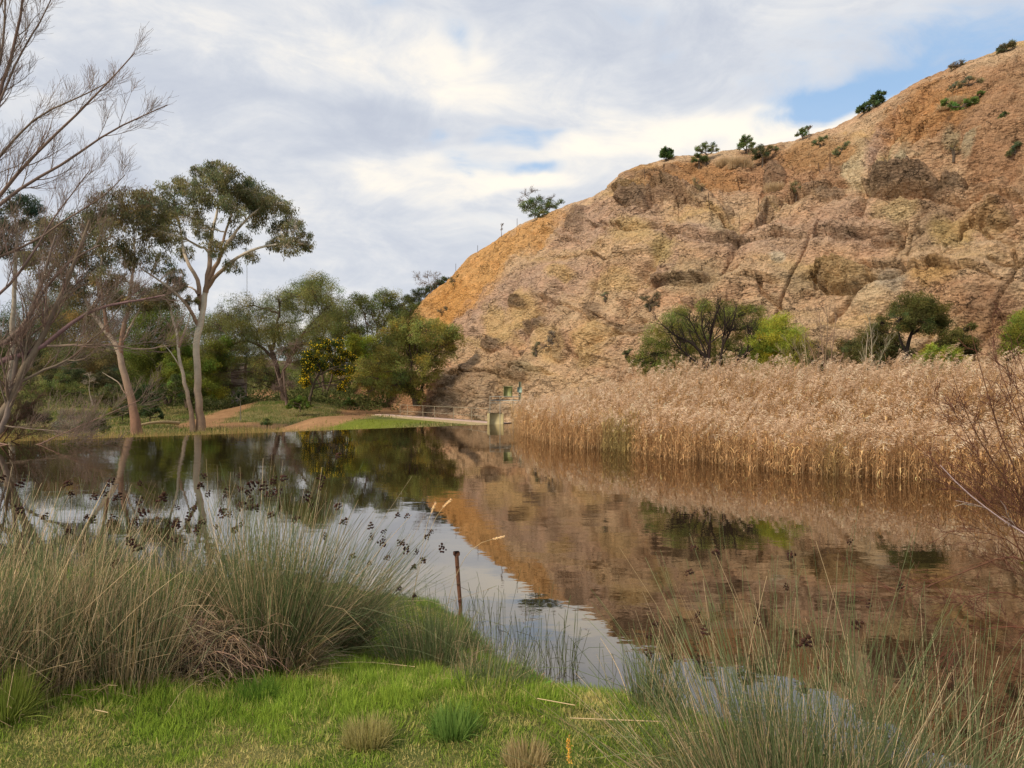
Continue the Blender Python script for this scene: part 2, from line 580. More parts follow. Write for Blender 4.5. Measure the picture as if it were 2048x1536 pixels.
# ------------------------------------------------------------------ water behind the weir
def mat_water():
    m, g = new_mat("brown_pond_water")
    geo = g.n('ShaderNodeNewGeometry'); P = geo.outputs['Position']
    mp = g.n('ShaderNodeMapping'); g.put(mp.inputs[0], P); mp.inputs['Scale'].default_value = (1.0, 1.7, 1.0)
    a = g.noise(mp.outputs[0], 2.6, 3, 0.5)
    b_ = g.noise(mp.outputs[0], 0.55, 2, 0.5)
    patch = g.ss(g.noise(P, 0.11, 2, 0.5), 0.42, 0.62, 0.25, 1.0)
    h = g.m('MULTIPLY', g.m('ADD', g.m('MULTIPLY', a, 0.35), g.m('MULTIPLY', b_, 1.2)), patch)
    b = g.n('ShaderNodeBump'); b.inputs['Strength'].default_value = 1.0; b.inputs['Distance'].default_value = 0.0050
    g.put(b.inputs['Height'], h)
    gl = g.n('ShaderNodeBsdfGlossy'); gl.inputs['Roughness'].default_value = 0.012
    gl.inputs['Color'].default_value = (0.97, 0.93, 0.88, 1)
    g.nt.links.new(b.outputs[0], gl.inputs['Normal'])
    df = g.n('ShaderNodeBsdfDiffuse'); df.inputs[0].default_value = (0.020, 0.013, 0.007, 1)
    fr = g.n('ShaderNodeFresnel'); fr.inputs[0].default_value = 1.33
    fac = g.m('MULTIPLY', g.m('POWER', fr.outputs[0], 0.50), 0.93, clamp=True)
    mx = g.n('ShaderNodeMixShader'); g.put(mx.inputs[0], fac)
    g.nt.links.new(df.outputs[0], mx.inputs[1]); g.nt.links.new(gl.outputs[0], mx.inputs[2])
    finish(g, mx.outputs[0])
    return m


M_water = mat_water()
A = W0 - wd * 14 + wn * 0.30; Bp = W1 + wd * 2.2 + wn * 0.30
mb = MB()
mb.add([(-70, -3, 0), (70, -3, 0), (70, 46.5, 0), (Bp[0], Bp[1], 0), (A[0], A[1], 0), (-70, A[1], 0)], [(0, 1, 2, 3), (0, 3, 4, 5)])
water = mb.build("water", M_water); tag(water, kind='structure')

# weir wall
mb = MB()
cw = (W0 - wd * 3.0 + W1 + wd * 1.5) / 2
mb.box((cw[0] + wn[0] * .06, cw[1] + wn[1] * .06, -1.02), (WLEN + 4.5, 0.44, 1.96), math.atan2(wd[1], wd[0]), (.14, .12, .10), 0.03)
wr_ = mb.build("weir_wall", M_conc); tag(wr_, "long low concrete weir wall holding back the brown pond", "weir")

# ------------------------------------------------------------------ the cliff
crest_px = [(600, 760, 150), (690, 735, 140), (760, 685, 130), (800, 640, 122), (830, 612, 118), (870, 578, 113), (905, 550, 109), (935, 514, 106), (990, 482, 100), (1040, 447, 94), (1100, 422, 90),
            (1150, 404, 86), (1185, 394, 83), (1215, 371, 79), (1240, 347, 77), (1280, 329, 76), (1330, 318, 75), (1400, 309, 73.5), (1460, 303, 72.5), (1520, 293, 71), (1580, 278, 70), (1640, 262, 68.5),
            (1700, 238, 67), (1760, 202, 65.5), (1800, 180, 64.5), (1850, 156, 63.5), (1900, 134, 62.5), (1960, 113, 61.5), (2000, 98, 60.8), (2048, 78, 60), (2150, 40, 58), (2300, 10, 56), (2700, -40, 52), (3400, -60, 46)]
toe_px = [(600, -0.6, 140), (690, -.5, 118), (740, -.5, 100), (790, -.6, 84), (860, -.6, 72), (985, -.5, 64), (1240, .3, 56), (1400, .3, 50), (1700, .4, 44.5), (2048, .5, 38), (2300, .5, 34), (2700, .5, 29), (3400, .5, 22)]
cpx = np.array(crest_px, float); tpx = np.array(toe_px, float)


def face(u, v):
    """undisplaced cliff surface: u = compass column (pixel column of the photograph), v = 0 toe .. 1 crest, beyond 1 the plateau"""
    yc = np.interp(u, cpx[:, 0], cpx[:, 2]); pyc = np.interp(u, cpx[:, 0], cpx[:, 1]) + 5 * fbm(np.asarray(u, float) / 60, 0, 0, 4, .6, 97)
    zc = CH + (768 - pyc) / F * yc
    yt = np.interp(u, tpx[:, 0], tpx[:, 2]); zt = np.interp(u, tpx[:, 0], tpx[:, 1]) - 0.6
    vv = np.clip(v, 0, 1)
    y = yt + (yc - yt) * (0.82 * vv ** 1.05 + 0.18 * vv ** 4)
    z = zt + (zc - zt) * (vv + 0.05 * np.sin(vv * math.pi))
    b = np.clip(v - 1, 0, None)
    y = y + b * 60; z = z - b * 6
    return np.stack([(u - 1024) / F * y, y, z], -1)


_vt = np.linspace(0, 1, 400)


def cliff_at(px, py):
    """point of the undisplaced face seen at a pixel, and its v"""
    P = face(np.full(400, float(px)), _vt)
    row = 768 - (P[:, 2] - CH) / P[:, 1] * F
    v = np.interp(py, row[::-1], _vt[::-1])
    return face(np.array([px]), np.array([v]))[0], float(v)


uu = np.unique(np.concatenate([np.arange(600, 1000, 1.6), np.arange(1000, 2100, 1.45), np.arange(2100, 3400, 14)]))
vv = np.concatenate([np.linspace(0, 1.0, 430), np.linspace(1.004, 1.06, 12), np.linspace(1.1, 2.2, 14)])
UU, VV = np.meshgrid(uu, vv, indexing='ij')
P0 = face(UU, VV)
PY = 768 - (P0[..., 2] - CH) / P0[..., 1] * F
PX = UU
X3, Y3, Z3 = P0[..., 0], P0[..., 1], P0[..., 2]
# face normal (towards the camera and up)
du = np.gradient(P0, axis=0); dv = np.gradient(P0, axis=1)
NN = np.cross(du, dv); NN /= np.linalg.norm(NN, axis=2, keepdims=True) + 1e-9
out = NN * np.sign((NN * np.array([0, -1, .6])).sum(-1))[..., None]
NW1 = fbm(X3 / 7, Y3 / 7, Z3 / 7, 4, .55, 101)
NW2 = fbm(X3 / 7 + 40, Y3 / 7, Z3 / 7, 4, .55, 107)
PXw = PX + 34 * NW1; PYw = PY + 22 * NW2
crest_row = np.interp(UU, cpx[:, 0], cpx[:, 1])
below = PY - crest_row                       # pixels below the skyline
face_m = (1 - sstep(VV, .93, 1.0))

# relief -------------------------------------------------------
disp = 0.75 * fbm(X3 / 9, Y3 / 9, Z3 / 9, 3, .5, 121)
disp += 0.62 * fbm(X3 / 3.0, Y3 / 3, Z3 / 2.4, 4, .55, 125)
# gullies run down to the left across the face
gu = (PX * 0.80 + PY * 0.62) / 70.0; gv = (PY * 0.80 - PX * 0.62) / 330.0
gul = fbm(gu + .8 * NW1, gv, NW2 * .3, 3, .5, 131, ridged=True)
gulm = sstep(fbm(X3 / 12, Y3 / 12, Z3 / 12, 2, .5, 135), -.35, .35)
disp += -1.15 * sstep(gul, .08, .50) * (0.30 + .70 * gulm)
gul2 = fbm((PX * .80 + PY * .62) / 26.0 + 1.1 * NW2, (PY * .80 - PX * .62) / 150.0, NW1 * .4, 3, .5, 137, ridged=True)
disp += -0.42 * sstep(gul2, .10, .46) * sstep(fbm(X3 / 9, Y3 / 9, Z3 / 7, 2, .5, 139), -.15, .3)
for pts, up_, und, wdt in [([(1200, 382), (1250, 372), (1310, 366), (1360, 380), (1400, 398), (1440, 408), (1475, 440), (1510, 442), (1545, 400), (1600, 384), (1650, 372), (1700, 372)], 1.1, 1.3, 9), ([(1175, 440), (1240, 448), (1310, 450), (1350, 462), (1430, 470), (1500, 478), (1570, 468), (1640, 460), (1700, 462), (1780, 458), (1850, 470)], .7, 1.1, 7),
                           ([(1300, 572), (1350, 556), (1400, 560), (1440, 572), (1500, 552), (1560, 560)], .6, .9, 6), ([(1600, 545), (1650, 530), (1720, 524), (1790, 540), (1850, 530), (1920, 545), (2000, 560)], .6, .9, 6), ([(1020, 600), (1090, 600), (1150, 620), (1230, 640), (1290, 640)], .4, .7, 5),
                           ([(1120, 520), (1180, 505), (1240, 520), (1300, 510)], .4, .6, 5), ([(880, 745), (940, 735), (1000, 740), (1060, 735), (1110, 745)], .5, .8, 5), ([(1060, 470), (1100, 462), (1160, 480)], .4, .6, 5), ([(1850, 400), (1920, 395), (1985, 385), (2048, 400)], .6, .8, 7), ([(1900, 640), (1960, 625), (2048, 640)], .5, .7, 6)]:
    py_l = np.interp(PX, [p_[0] for p_ in pts], [p_[1] for p_ in pts]) + 16 * NW1 + 7 * fbm(X3 / 1.8, Y3 / 1.8, 0, 3, .6, 151)
    inr = sstep(PX, pts[0][0] - 15, pts[0][0] + 25) * (1 - sstep(PX, pts[-1][0] - 25, pts[-1][0] + 15)) * (.35 + .65 * sstep(fbm(X3 / 3, Y3 / 3, Z3 / 3, 2, .5, 153), -.25, .15))
    dyl = PY - py_l
    disp += inr * (up_ * np.exp(-(np.clip(-dyl, 0, None) / (wdt * 2.2)) ** 2) * (dyl < 0) - und * np.exp(-((dyl - wdt * .5) / (wdt * .75)) ** 2) * (dyl >= 0))
# bedding ledges: sharp undercut lips
bed = Z3 * 1.0 + 0.10 * X3 + 1.5 * NW1 + .5 * NW2
for per, amp, sd in ((2.9, .80, 141), (1.15, .42, 145), (.5, .20, 149)):
    ph = (bed / per + .4 * fbm(X3 / 5, Y3 / 5, Z3 / 5, 2, .5, sd)) % 1.0
    lip = np.where(ph < .9, ph / .9, (1 - ph) / .1) ** 2.0
    msk = sstep(fbm(X3 / 4.5, Y3 / 4.5, Z3 / 2.0, 3, .6, sd + 2), -.02, .42)
    disp += amp * lip * msk
rubble = np.abs(fbm(X3 / .55, Y3 / .55, Z3 / .42, 4, .65, 155))
disp += 0.25 * rubble + 0.10 * fbm(X3 / .22, Y3 / .22, Z3 / .22, 2, .6, 161)
blk = fbm(X3 / 1.3, Y3 / 1.3, Z3 / .8, 3, .5, 165)
disp += 0.34 * np.floor(blk * 4 + .3 * rubble) / 4
blk2 = fbm(X3 / .6 + .5 * NW1, Y3 / .6, Z3 / .34, 2, .5, 167)
disp += 0.26 * np.floor(blk2 * 3) / 3 * sstep(fbm(X3 / 5, Y3 / 5, Z3 / 3, 3, .6, 168), -.2, .2)

disp *= .70
dark = np.zeros_like(PX)
# (px, py, rx, ry, tilt deg, height m, darkness) rounded outcrops of dark rock
outc = [(1800, 366, 80, 32, 3, 2.3, .9), (1890, 372, 40, 17, -24, 1.1, .8), (1262, 384, 36, 20, 5, 1.1, .8), (1330, 378, 46, 17, 4, .8, .7), (1385, 392, 30, 14, 10, .5, .4),
        (980, 685, 24, 15, 3, .9, .95), (1031, 606, 20, 11, 5, .6, .9), (1066, 646, 24, 14, -8, .9, .85), (1188, 622, 24, 20, 30, .8, .75), (1036, 697, 13, 7, 5, .4, .8), (1150, 437, 20, 28, 30, .9, .7),
        (1690, 552, 55, 30, 8, 1.8, .3), (1775, 540, 36, 24, -12, 1.0, .35), (1380, 604, 24, 10, 8, .5, .5), (1465, 478, 40, 8, 6, .6, .75), (1360, 560, 66, 9, -6, .8, .55), (1690, 466, 30, 12, 5, .8, .55),
        (1765, 468, 36, 10, 2, .9, .5), (1640, 376, 40, 14, 10, .7, .7), (1530, 416, 18, 12, 20, .6, .5), (1455, 405, 12, 9, 0, .6, .6), (1640, 560, 16, 10, 0, .6, .5), (1890, 540, 36, 12, 20, .7, .5), (1260, 655, 44, 12, 8, .5, .55),
        (930, 770, 56, 34, -12, .5, .35), (960, 815, 50, 22, 0, .4, .3), (890, 800, 30, 18, -20, .6, .35), (1020, 740, 34, 18, 20, .8, .4), (1120, 690, 24, 30, -20, .4, .45), (1545, 345, 24, 26, 0, .8, .75), (1300, 345, 70, 9, -4, .5, .5), (1990, 420, 40, 24, 10, 1., .2)]
lipd = np.zeros_like(PX)
for oi, (ox, oy, rx, ry, tl, hh, dk) in enumerate(outc):
    t = math.radians(tl); ex = PX + 10 * NW1 - ox; ey = PY + 8 * NW2 - oy
    a_ = (ex * math.cos(t) + ey * math.sin(t)) / rx; b_ = (-ex * math.sin(t) + ey * math.cos(t)) / ry
    r = (np.abs(a_) ** 2.4 + np.abs(b_) ** 2.4) ** (1 / 2.4) + (.12 if oi == 0 else .28) * fbm(X3 / 1.5, Y3 / 1.5, Z3 / .9, 3, .6, 173) + .10 * NW2
    dome = np.clip(1 - r ** 2, 0, 1) ** .5
    disp += .72 * hh * dome * (1 + (.35 if oi == 0 else .7) * fbm(X3 / .8, Y3 / .8, Z3 / .5, 3, .6, 171))
    disp += .30 * hh * dome * (((Z3 * 1.7 + .25 * X3 + .8 * NW1 + .7 * fbm(X3 / 1.2, Y3 / 1.2, Z3 / 1.2, 3, .6, 175)) % 1.0) ** 1.7 - .4)
    edge = np.exp(-((r - 1.05) / .13) ** 2) * (b_ > -.1)          # undercut below
    disp -= (.42 if oi else .30) * hh * edge
    dark = np.maximum(dark, .92 * dk * (1 - sstep(r, .70, 1.08)))
# (points, width px, depth m) cracks and gullies that can be told apart
cracks = [([(987, 740), (979, 765), (968, 796)], 3.4, 1.5), ([(1136, 560), (1108, 604), (1062, 640), (1036, 700), (1010, 730)], 8, .9), ([(1085, 600), (1050, 655), (1020, 700)], 5, .9), ([(1345, 462), (1318, 500), (1300, 540), (1250, 600), (1235, 660), (1190, 700)], 9, 1.1),
          ([(1637, 440), (1605, 520), (1578, 570), (1548, 622)], 2.2, .55), ([(1810, 450), (1795, 485)], 4, 1.2), ([(1926, 440), (1922, 480), (1900, 500)], 4, 1.2), ([(1822, 465), (1821, 508)], 5, 1.0),
          ([(1822, 210), (1775, 280), (1742, 360), (1715, 420)], 8, 1.3), ([(1850, 240), (1800, 310), (1760, 380)], 5, .9), ([(1790, 222), (1745, 300), (1728, 350)], 5, .8), ([(2048, 520), (2010, 580), (1985, 640)], 4, .7), ([(1985, 530), (2036, 536), (2025, 500)], 4, .8),
          ([(1400, 350), (1450, 400), (1470, 440), (1500, 445), (1530, 400)], 6, .7), ([(1520, 560), (1525, 590), (1560, 610)], 4, .8), ([(1740, 560), (1700, 600), (1660, 640)], 5, .9), ([(1640, 330), (1580, 380), (1530, 440)], 7, .8), ([(1075, 485), (1040, 540), (1010, 600)], 6, .7),
          ([(1210, 520), (1190, 560), (1182, 590)], 4, .8), ([(1310, 452), (1330, 440)], 6, 1.0), ([(1480, 470), (1440, 560)], 5, .6), ([(900, 640), (950, 590), (990, 530)], 7, .6), ([(870, 790), (930, 700), (960, 640)], 6, .5), ([(1135, 700), (1160, 720)], 3, .8), ([(1040, 640), (1030, 670), (1020, 690)], 4, .7),
          ([(1940, 430), (1990, 480), (2048, 470)], 5, .7), ([(1200, 440), (1260, 455), (1330, 452), (1400, 470), (1480, 480), (1560, 470), (1640, 455)], 4, .7), ([(1620, 465), (1660, 455), (1720, 470), (1800, 452)], 4, .9), ([(1310, 575), (1380, 555), (1430, 565), (1480, 540)], 4, .7)]
crk = np.zeros_like(PX)
for pts, wdt, dep in cracks:
    dd, _ = seg_dist(PX + 10 * NW1, PY + 8 * NW2, pts)
    q = np.exp(-(dd / wdt) ** 2)
    disp -= dep * q
    crk = np.maximum(crk, np.exp(-(dd / (wdt * .7)) ** 2))
# smooth buttresses / domes
for (ox, oy, rx, ry, tl, hh) in [(1190, 690, 46, 56, -20, 1.3), (1090, 560, 50, 40, 20, .8), (1290, 500, 60, 50, 0, .8), (1130, 640, 30, 60, -25, .7), (1450, 590, 60, 36, 0, .8), (1530, 560, 60, 50, 0, .7), (1760, 600, 60, 40, 0, .9), (1870, 470, 60, 60, 10, 1.1), (1850, 590, 70, 60, 10, .8),
                                 (1960, 560, 60, 80, 20, 1.), (1480, 430, 40, 40, 0, -1.4), (1700, 420, 60, 40, 0, .6), (2010, 300, 60, 90, 20, .9), (1560, 500, 70, 40, 0, .5), (1500, 360, 90, 24, 0, -.8), (1655, 490, 60, 24, 0, .5), (1780, 490, 50, 24, 0, -.7)]:
    t = math.radians(tl); a_ = ((PXw - ox) * math.cos(t) + (PYw - oy) * math.sin(t)) / rx; b_ = (-(PXw - ox) * math.sin(t) + (PYw - oy) * math.cos(t)) / ry
    disp += hh * np.exp(-(a_ ** 2 + b_ ** 2) ** 1.3)
top_m = sstep(VV, .86, 1.0)
disp = disp * (1 - .72 * sstep(VV, .90, .985)) + 0.0
P1 = P0 + out * disp[..., None]
P1[..., 2] -= .12 * np.clip(VV - 1, 0, .05)

# colours of the strata ---------------------------------------
def patchmix(col, lst):
    for (ox, oy, rx, ry, tl, cc, st) in lst:
        t = math.radians(tl); a_ = ((PXw - ox) * math.cos(t) + (PYw - oy) * math.sin(t)) / rx; b_ = (-(PXw - ox) * math.sin(t) + (PYw - oy) * math.cos(t)) / ry
        w_ = (st * (1 - sstep(np.sqrt(a_ ** 2 + b_ ** 2) + .35 * fine, .55, 1.15)))[..., None]
        col = col * (1 - w_) + np.array(cc) * w_
    return col


fine = fbm(X3 / 1.6, Y3 / 1.6, Z3 / 1.1, 4, .65, 181)
BUFF = (.53, .375, .235); MAUV = (.44, .305, .225); YEL = (.52, .36, .17); ORA = (.54, .31, .125); RED = (.38, .22, .125); GREYB = (.35, .275, .165); PALE = (.50, .40, .25); DARK = (.150, .105, .072); PINK = (.52, .33, .205); BRN = (.28, .185, .11)
col = np.broadcast_to(np.array(BUFF), P0.shape).copy()
st = fbm(X3 / 16, Y3 / 16, bed / 2.6, 4, .6, 191)[..., None]
col = col * (1 - sstep(st, .0, .45)) + np.array(PINK) * sstep(st, .0, .45)
col = col * (1 - sstep(-st, .08, .5)) + np.array(YEL) * sstep(-st, .08, .5)
col = patchmix(col, [
    (930, 580, 110, 60, -50, ORA, 1.), (985, 500, 70, 40, -35, ORA, 1.), (860, 630, 60, 60, -50, ORA, .9), (1060, 470, 60, 26, -30, ORA, .9), (1110, 440, 40, 20, -20, ORA, .7), (905, 600, 60, 50, 0, (.52, .27, .09), .8),
    (1010, 600, 110, 46, -38, MAUV, .8), (930, 640, 50, 24, -30, MAUV, .8), (1560, 470, 190, 46, 4, MAUV, .55), (1250, 400, 90, 24, 0, MAUV, .6), (1060, 640, 60, 60, -30, MAUV, .5), (1420, 520, 120, 26, 0, PINK, .7), (1690, 510, 120, 26, 0, PINK, .6), (1170, 450, 80, 44, -30, MAUV, .75), (1120, 560, 110, 46, -20, MAUV, .65), (1240, 440, 110, 40, 5, MAUV, .6), (1380, 470, 90, 24, 5, MAUV, .7), (1760, 260, 20, 90, 32, MAUV, .95), (1690, 440, 110, 60, 20, MAUV, .6), (1870, 450, 60, 60, 10, (.33, .235, .15), .8), (1480, 500, 150, 20, 5, MAUV, .5), (1330, 540, 20, 60, 40, MAUV, .7),
    (1120, 552, 34, 20, 0, YEL, .75), (1045, 620, 34, 40, 20, YEL, .8), (1265, 460, 50, 34, 20, (.50, .36, .17), .75), (1330, 500, 30, 40, 20, (.45, .34, .16), .8), (1190, 690, 50, 58, -20, YEL, .75), (1090, 690, 40, 44, 0, YEL, .7), (1230, 560, 50, 24, 0, YEL, .6), (1000, 650, 30, 50, -40, YEL, .8),
    (1400, 560, 80, 50, 0, GREYB, .55), (1450, 450, 40, 30, 0, PALE, .6), (1565, 520, 20, 16, 0, (.5, .45, .33), .7), (1740, 590, 50, 40, 0, PALE, .6), (1790, 570, 34, 28, 0, (.42, .36, .27), .7), (1600, 560, 60, 36, 0, GREYB, .5), (1470, 390, 34, 34, 0, (.46, .33, .22), .7),
    (1690, 552, 62, 34, 8, YEL, .8), (1870, 560, 60, 34, 0, (.50, .31, .12), .7), (1920, 470, 50, 40, 20, (.47, .34, .14), .7), (1970, 440, 60, 40, 0, (.46, .31, .15), .7), (1780, 425, 60, 24, 0, (.47, .37, .20), .7), (1700, 320, 26, 60, 20, PALE, .9), (1805, 300, 14, 80, 30, (.42, .36, .24), .9), (1760, 320, 14, 80, 30, (.44, .36, .2), .8),
    (1985, 640, 70, 70, 0, (.30, .17, .10), .7), (1900, 620, 50, 50, 0, (.42, .23, .12), .5),
    (1960, 250, 190, 120, 20, RED, .85), (1850, 220, 120, 60, -25, (.44, .235, .10), .8), (1400, 350, 140, 34, 0, (.38, .20, .085), .85), (1560, 330, 100, 46, 0, RED, .9), (1640, 300, 90, 30, -10, (.38, .22, .10), .8), (1570, 380, 60, 24, 0, RED, .5), (1850, 350, 40, 40, 0, RED, .4), (1980, 360, 60, 60, 0, RED, .7), (1290, 335, 60, 14, 0, (.42, .25, .11), .8), (2010, 150, 80, 34, -25, (.30, .17, .09), .6),
    (1660, 350, 22, 34, 0, RED, .8), (1905, 290, 22, 30, 0, (.42, .35, .22), .75), (1940, 300, 14, 40, 30, (.42, .36, .24), .75), (1500, 440, 16, 22, 0, PINK, .7),
    (920, 770, 90, 50, -20, (.40, .285, .18), .7), (950, 815, 90, 26, 0, (.40, .30, .20), .6), (830, 790, 50, 40, 0, (.40, .22, .12), .8), (1020, 740, 60, 40, 0, (.33, .23, .13), .6), (760, 790, 70, 50, 0, (.34, .19, .10), .8), (1045, 740, 26, 10, 0, PALE, .7)])
col = col * (1 - .0)
# dark outcrop rock, then brown varnish patches scattered by noise
dkm = np.clip(dark * (1 + .6 * fine), 0, 1)[..., None]
col = col * (1 - dkm) + (np.array(DARK) * (1.25 + .9 * fine[..., None])) * dkm
vn = sstep(fbm(X3 / 1.1, Y3 / 1.1, Z3 / .45, 4, .65, 195), .22, .5) * sstep(fbm(X3 / 8, Y3 / 8, Z3 / 4, 3, .6, 197), -.05, .4)
col = col * (1 - .62 * vn[..., None]) + np.array(BRN) * .62 * vn[..., None]
# pale stones lying in the scree
sp = pn(X3 / .20, Y3 / .20, Z3 / .16, 199); spm = sstep(sp, .36, .46) * (.35 + .65 * sstep(below, 300, 20))
col = col * (1 - .55 * spm[..., None]) + np.array((.62, .47, .30)) * .55 * spm[..., None]
rnd = Rg(5).normal(size=PX.shape)
col *= (1 + .16 * fine + .10 * rnd)[..., None]
# the plateau turf behind the crest
tp = sstep(VV, 1.0, 1.04)[..., None]
col = col * (1 - tp) + np.array((.17, .13, .065)) * tp
col = np.clip(col, .01, .9)


def mat_cliff():
    m, g = new_mat("banded_sandstone_and_clay")
    at = g.n('ShaderNodeAttribute', attribute_name='tint')
    geo = g.n('ShaderNodeNewGeometry'); P = geo.outputs['Position']
    mp = g.n('ShaderNodeMapping'); g.put(mp.inputs[0], P); mp.inputs['Scale'].default_value = (1, 1, 1.8)
    n1 = g.noise(mp.outputs[0], 2.2, 8, 0.75, 0.6); n2 = g.noise(mp.outputs[0], 0.55, 5, 0.65, 0.8)
    vo = g.n('ShaderNodeTexVoronoi', feature='F1'); g.put(vo.inputs['Vector'], mp.outputs[0]); vo.inputs['Scale'].default_value = 3.4
    f = g.m('ADD', g.m('MULTIPLY', n1, 0.80), g.m('MULTIPLY', n2, 0.50))
    f = g.m('ADD', f, 0.49)
    # dark joint lines with crevice shade painted in, where a noise mask allows
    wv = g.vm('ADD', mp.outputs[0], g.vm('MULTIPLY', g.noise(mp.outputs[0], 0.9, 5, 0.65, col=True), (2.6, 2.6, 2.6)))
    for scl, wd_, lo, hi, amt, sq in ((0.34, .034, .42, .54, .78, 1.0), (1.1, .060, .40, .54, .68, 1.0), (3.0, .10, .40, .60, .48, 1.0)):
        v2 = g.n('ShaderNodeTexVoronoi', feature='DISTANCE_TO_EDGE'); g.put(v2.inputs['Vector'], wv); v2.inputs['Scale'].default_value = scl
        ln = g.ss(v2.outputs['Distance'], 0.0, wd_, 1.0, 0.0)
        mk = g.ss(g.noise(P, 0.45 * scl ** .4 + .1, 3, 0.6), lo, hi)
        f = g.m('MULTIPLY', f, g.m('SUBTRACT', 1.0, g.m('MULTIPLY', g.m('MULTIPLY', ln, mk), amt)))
    # thin bedding seams plus ledge shadow, both painted dark into the colour
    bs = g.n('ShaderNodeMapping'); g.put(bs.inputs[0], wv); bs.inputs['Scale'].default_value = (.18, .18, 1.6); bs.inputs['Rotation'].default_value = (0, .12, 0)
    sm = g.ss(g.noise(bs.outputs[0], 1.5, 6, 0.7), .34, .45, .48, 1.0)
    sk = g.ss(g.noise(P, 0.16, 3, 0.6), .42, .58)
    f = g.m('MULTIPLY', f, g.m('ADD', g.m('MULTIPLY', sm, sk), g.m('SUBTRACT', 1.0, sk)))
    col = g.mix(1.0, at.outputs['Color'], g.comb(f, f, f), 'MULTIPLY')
    hu = g.ss(n2, .35, .68)
    col = g.mix(g.m('MULTIPLY', hu, 0.22), col, g.mix(1.0, col, (1.10, .84, .74), 'MULTIPLY'))
    p = g.n('ShaderNodeBsdfPrincipled'); g.put(p.inputs['Base Color'], col)
    p.inputs['Roughness'].default_value = 0.95; p.inputs['Specular IOR Level'].default_value = 0.08
    b = g.n('ShaderNodeBump'); b.inputs['Strength'].default_value = 1.0; b.inputs['Distance'].default_value = 0.30
    g.put(b.inputs['Height'], g.m('ADD', n1, g.m('MULTIPLY', vo.outputs['Distance'], 0.55)))
    g.nt.links.new(b.outputs[0], p.inputs['Normal'])
    finish(g, p.outputs[0])
    return m


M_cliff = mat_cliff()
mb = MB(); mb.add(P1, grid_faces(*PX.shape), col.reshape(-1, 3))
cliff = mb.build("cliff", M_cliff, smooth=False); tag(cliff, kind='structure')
CL_U, CL_V, CL_P = uu, vv, P1


def cliff_pt(px, py, lift=0.0):
    """point of the finished cliff near a pixel of the face"""
    _, v = cliff_at(px, py)
    i = int(np.argmin(np.abs(CL_U - px))); j = int(np.argmin(np.abs(CL_V - v)))
    p = CL_P[i, j].copy(); p[2] += lift
    return p
# ------------------------------------------------------------------ things built along the weir
def bars(mb, pts, r, col, sides=6):
    mb.tubes(np.array(pts, float)[None], np.full((1, len(pts)), r), sides, col)


# concrete footpath on its low wall, curving behind the weir
pc = np.array([W(752, 834, 66.0), W(800, 837, 62.0), W(860, 841, 57.5), W(920, 845, 53.5), W(975, 849, 50.0), W(1000, 850, 48.8)])
pc[:, 2] = np.linspace(-.42, -.30, len(pc))
t_ = np.linspace(0, len(pc) - 1, 40)
cl = np.stack([np.interp(t_, np.arange(len(pc)), pc[:, i]) for i in range(3)], 1)
tan = np.gradient(cl, axis=0); tan /= np.linalg.norm(tan[:, :2], axis=1)[:, None]
sd2 = np.stack([-tan[:, 1], tan[:, 0], 0 * tan[:, 0]], 1)
for nm, off0, off1, zt, zb, colr, lab, cat, kind in [
        ("footpath", -.15, 1.15, .16, -.2, (.46, .33, .27), None, None, 'structure'),
        ("retaining_wall", -.42, -.16, .13, -1.6, (.33, .26, .15), "low mossy concrete retaining wall edging the pale footpath beyond the weir", "wall", None)]:
    prof = [(off0, zb), (off0, zt), (off1, zt), (off1, zb)]
    V = np.stack([cl + sd2 * o_ + np.array([0, 0, z_]) for o_, z_ in prof], 1)
    mb = MB(); n_ = len(cl)
    idx = np.arange(n_ * 4).reshape(n_, 4)
    f = np.concatenate([np.stack([idx[:-1, i], idx[:-1, i + 1], idx[1:, i + 1], idx[1:, i]], 1) for i in range(3)])
    mb.add(V, f, colr); o = mb.build(nm, M_conc)
    tag(o, lab, cat, kind=kind)

# galvanised handrail: seven posts, two rails
rail_px = [(800, 838), (815, 839), (845, 841), (873, 843), (906, 846), (941, 848), (978, 850)]
root = empty("handrail", (cl[8][0], cl[8][1], -.3)); tag(root, "two-rail grey metal handrail along the pale footpath", "handrail")
pp = []
for px, py in rail_px:
    i = int(np.argmin(np.abs((cl[:, 0] / cl[:, 1]) * F + 1024 - px))); p = cl[i] - sd2[i] * .05; pp.append(p)
    mb = MB(); bars(mb, [p + (0, 0, .05), p + (0, 0, 1.12)], .022, (.36, .31, .22)); under(mb.build("post", M_metal), root)
pp = np.array(pp)
for hh in (1.12, .60):
    mb = MB(); bars(mb, pp + (0, 0, hh), .016, (.36, .31, .22)); under(mb.build("rail", M_metal), root)

# pale yellow concrete block at the end of the weir
bp = W(991, 838, 45.5); bp[2] = 0
mb = MB(); mb.box((bp[0], bp[1], .15), (.95, .8, 1.05), .15, (.55, .46, .25), .05)
o = mb.build("concrete_block", M_conc); tag(o, "pale yellow concrete block at the end of the weir beside the reeds", "concrete block")
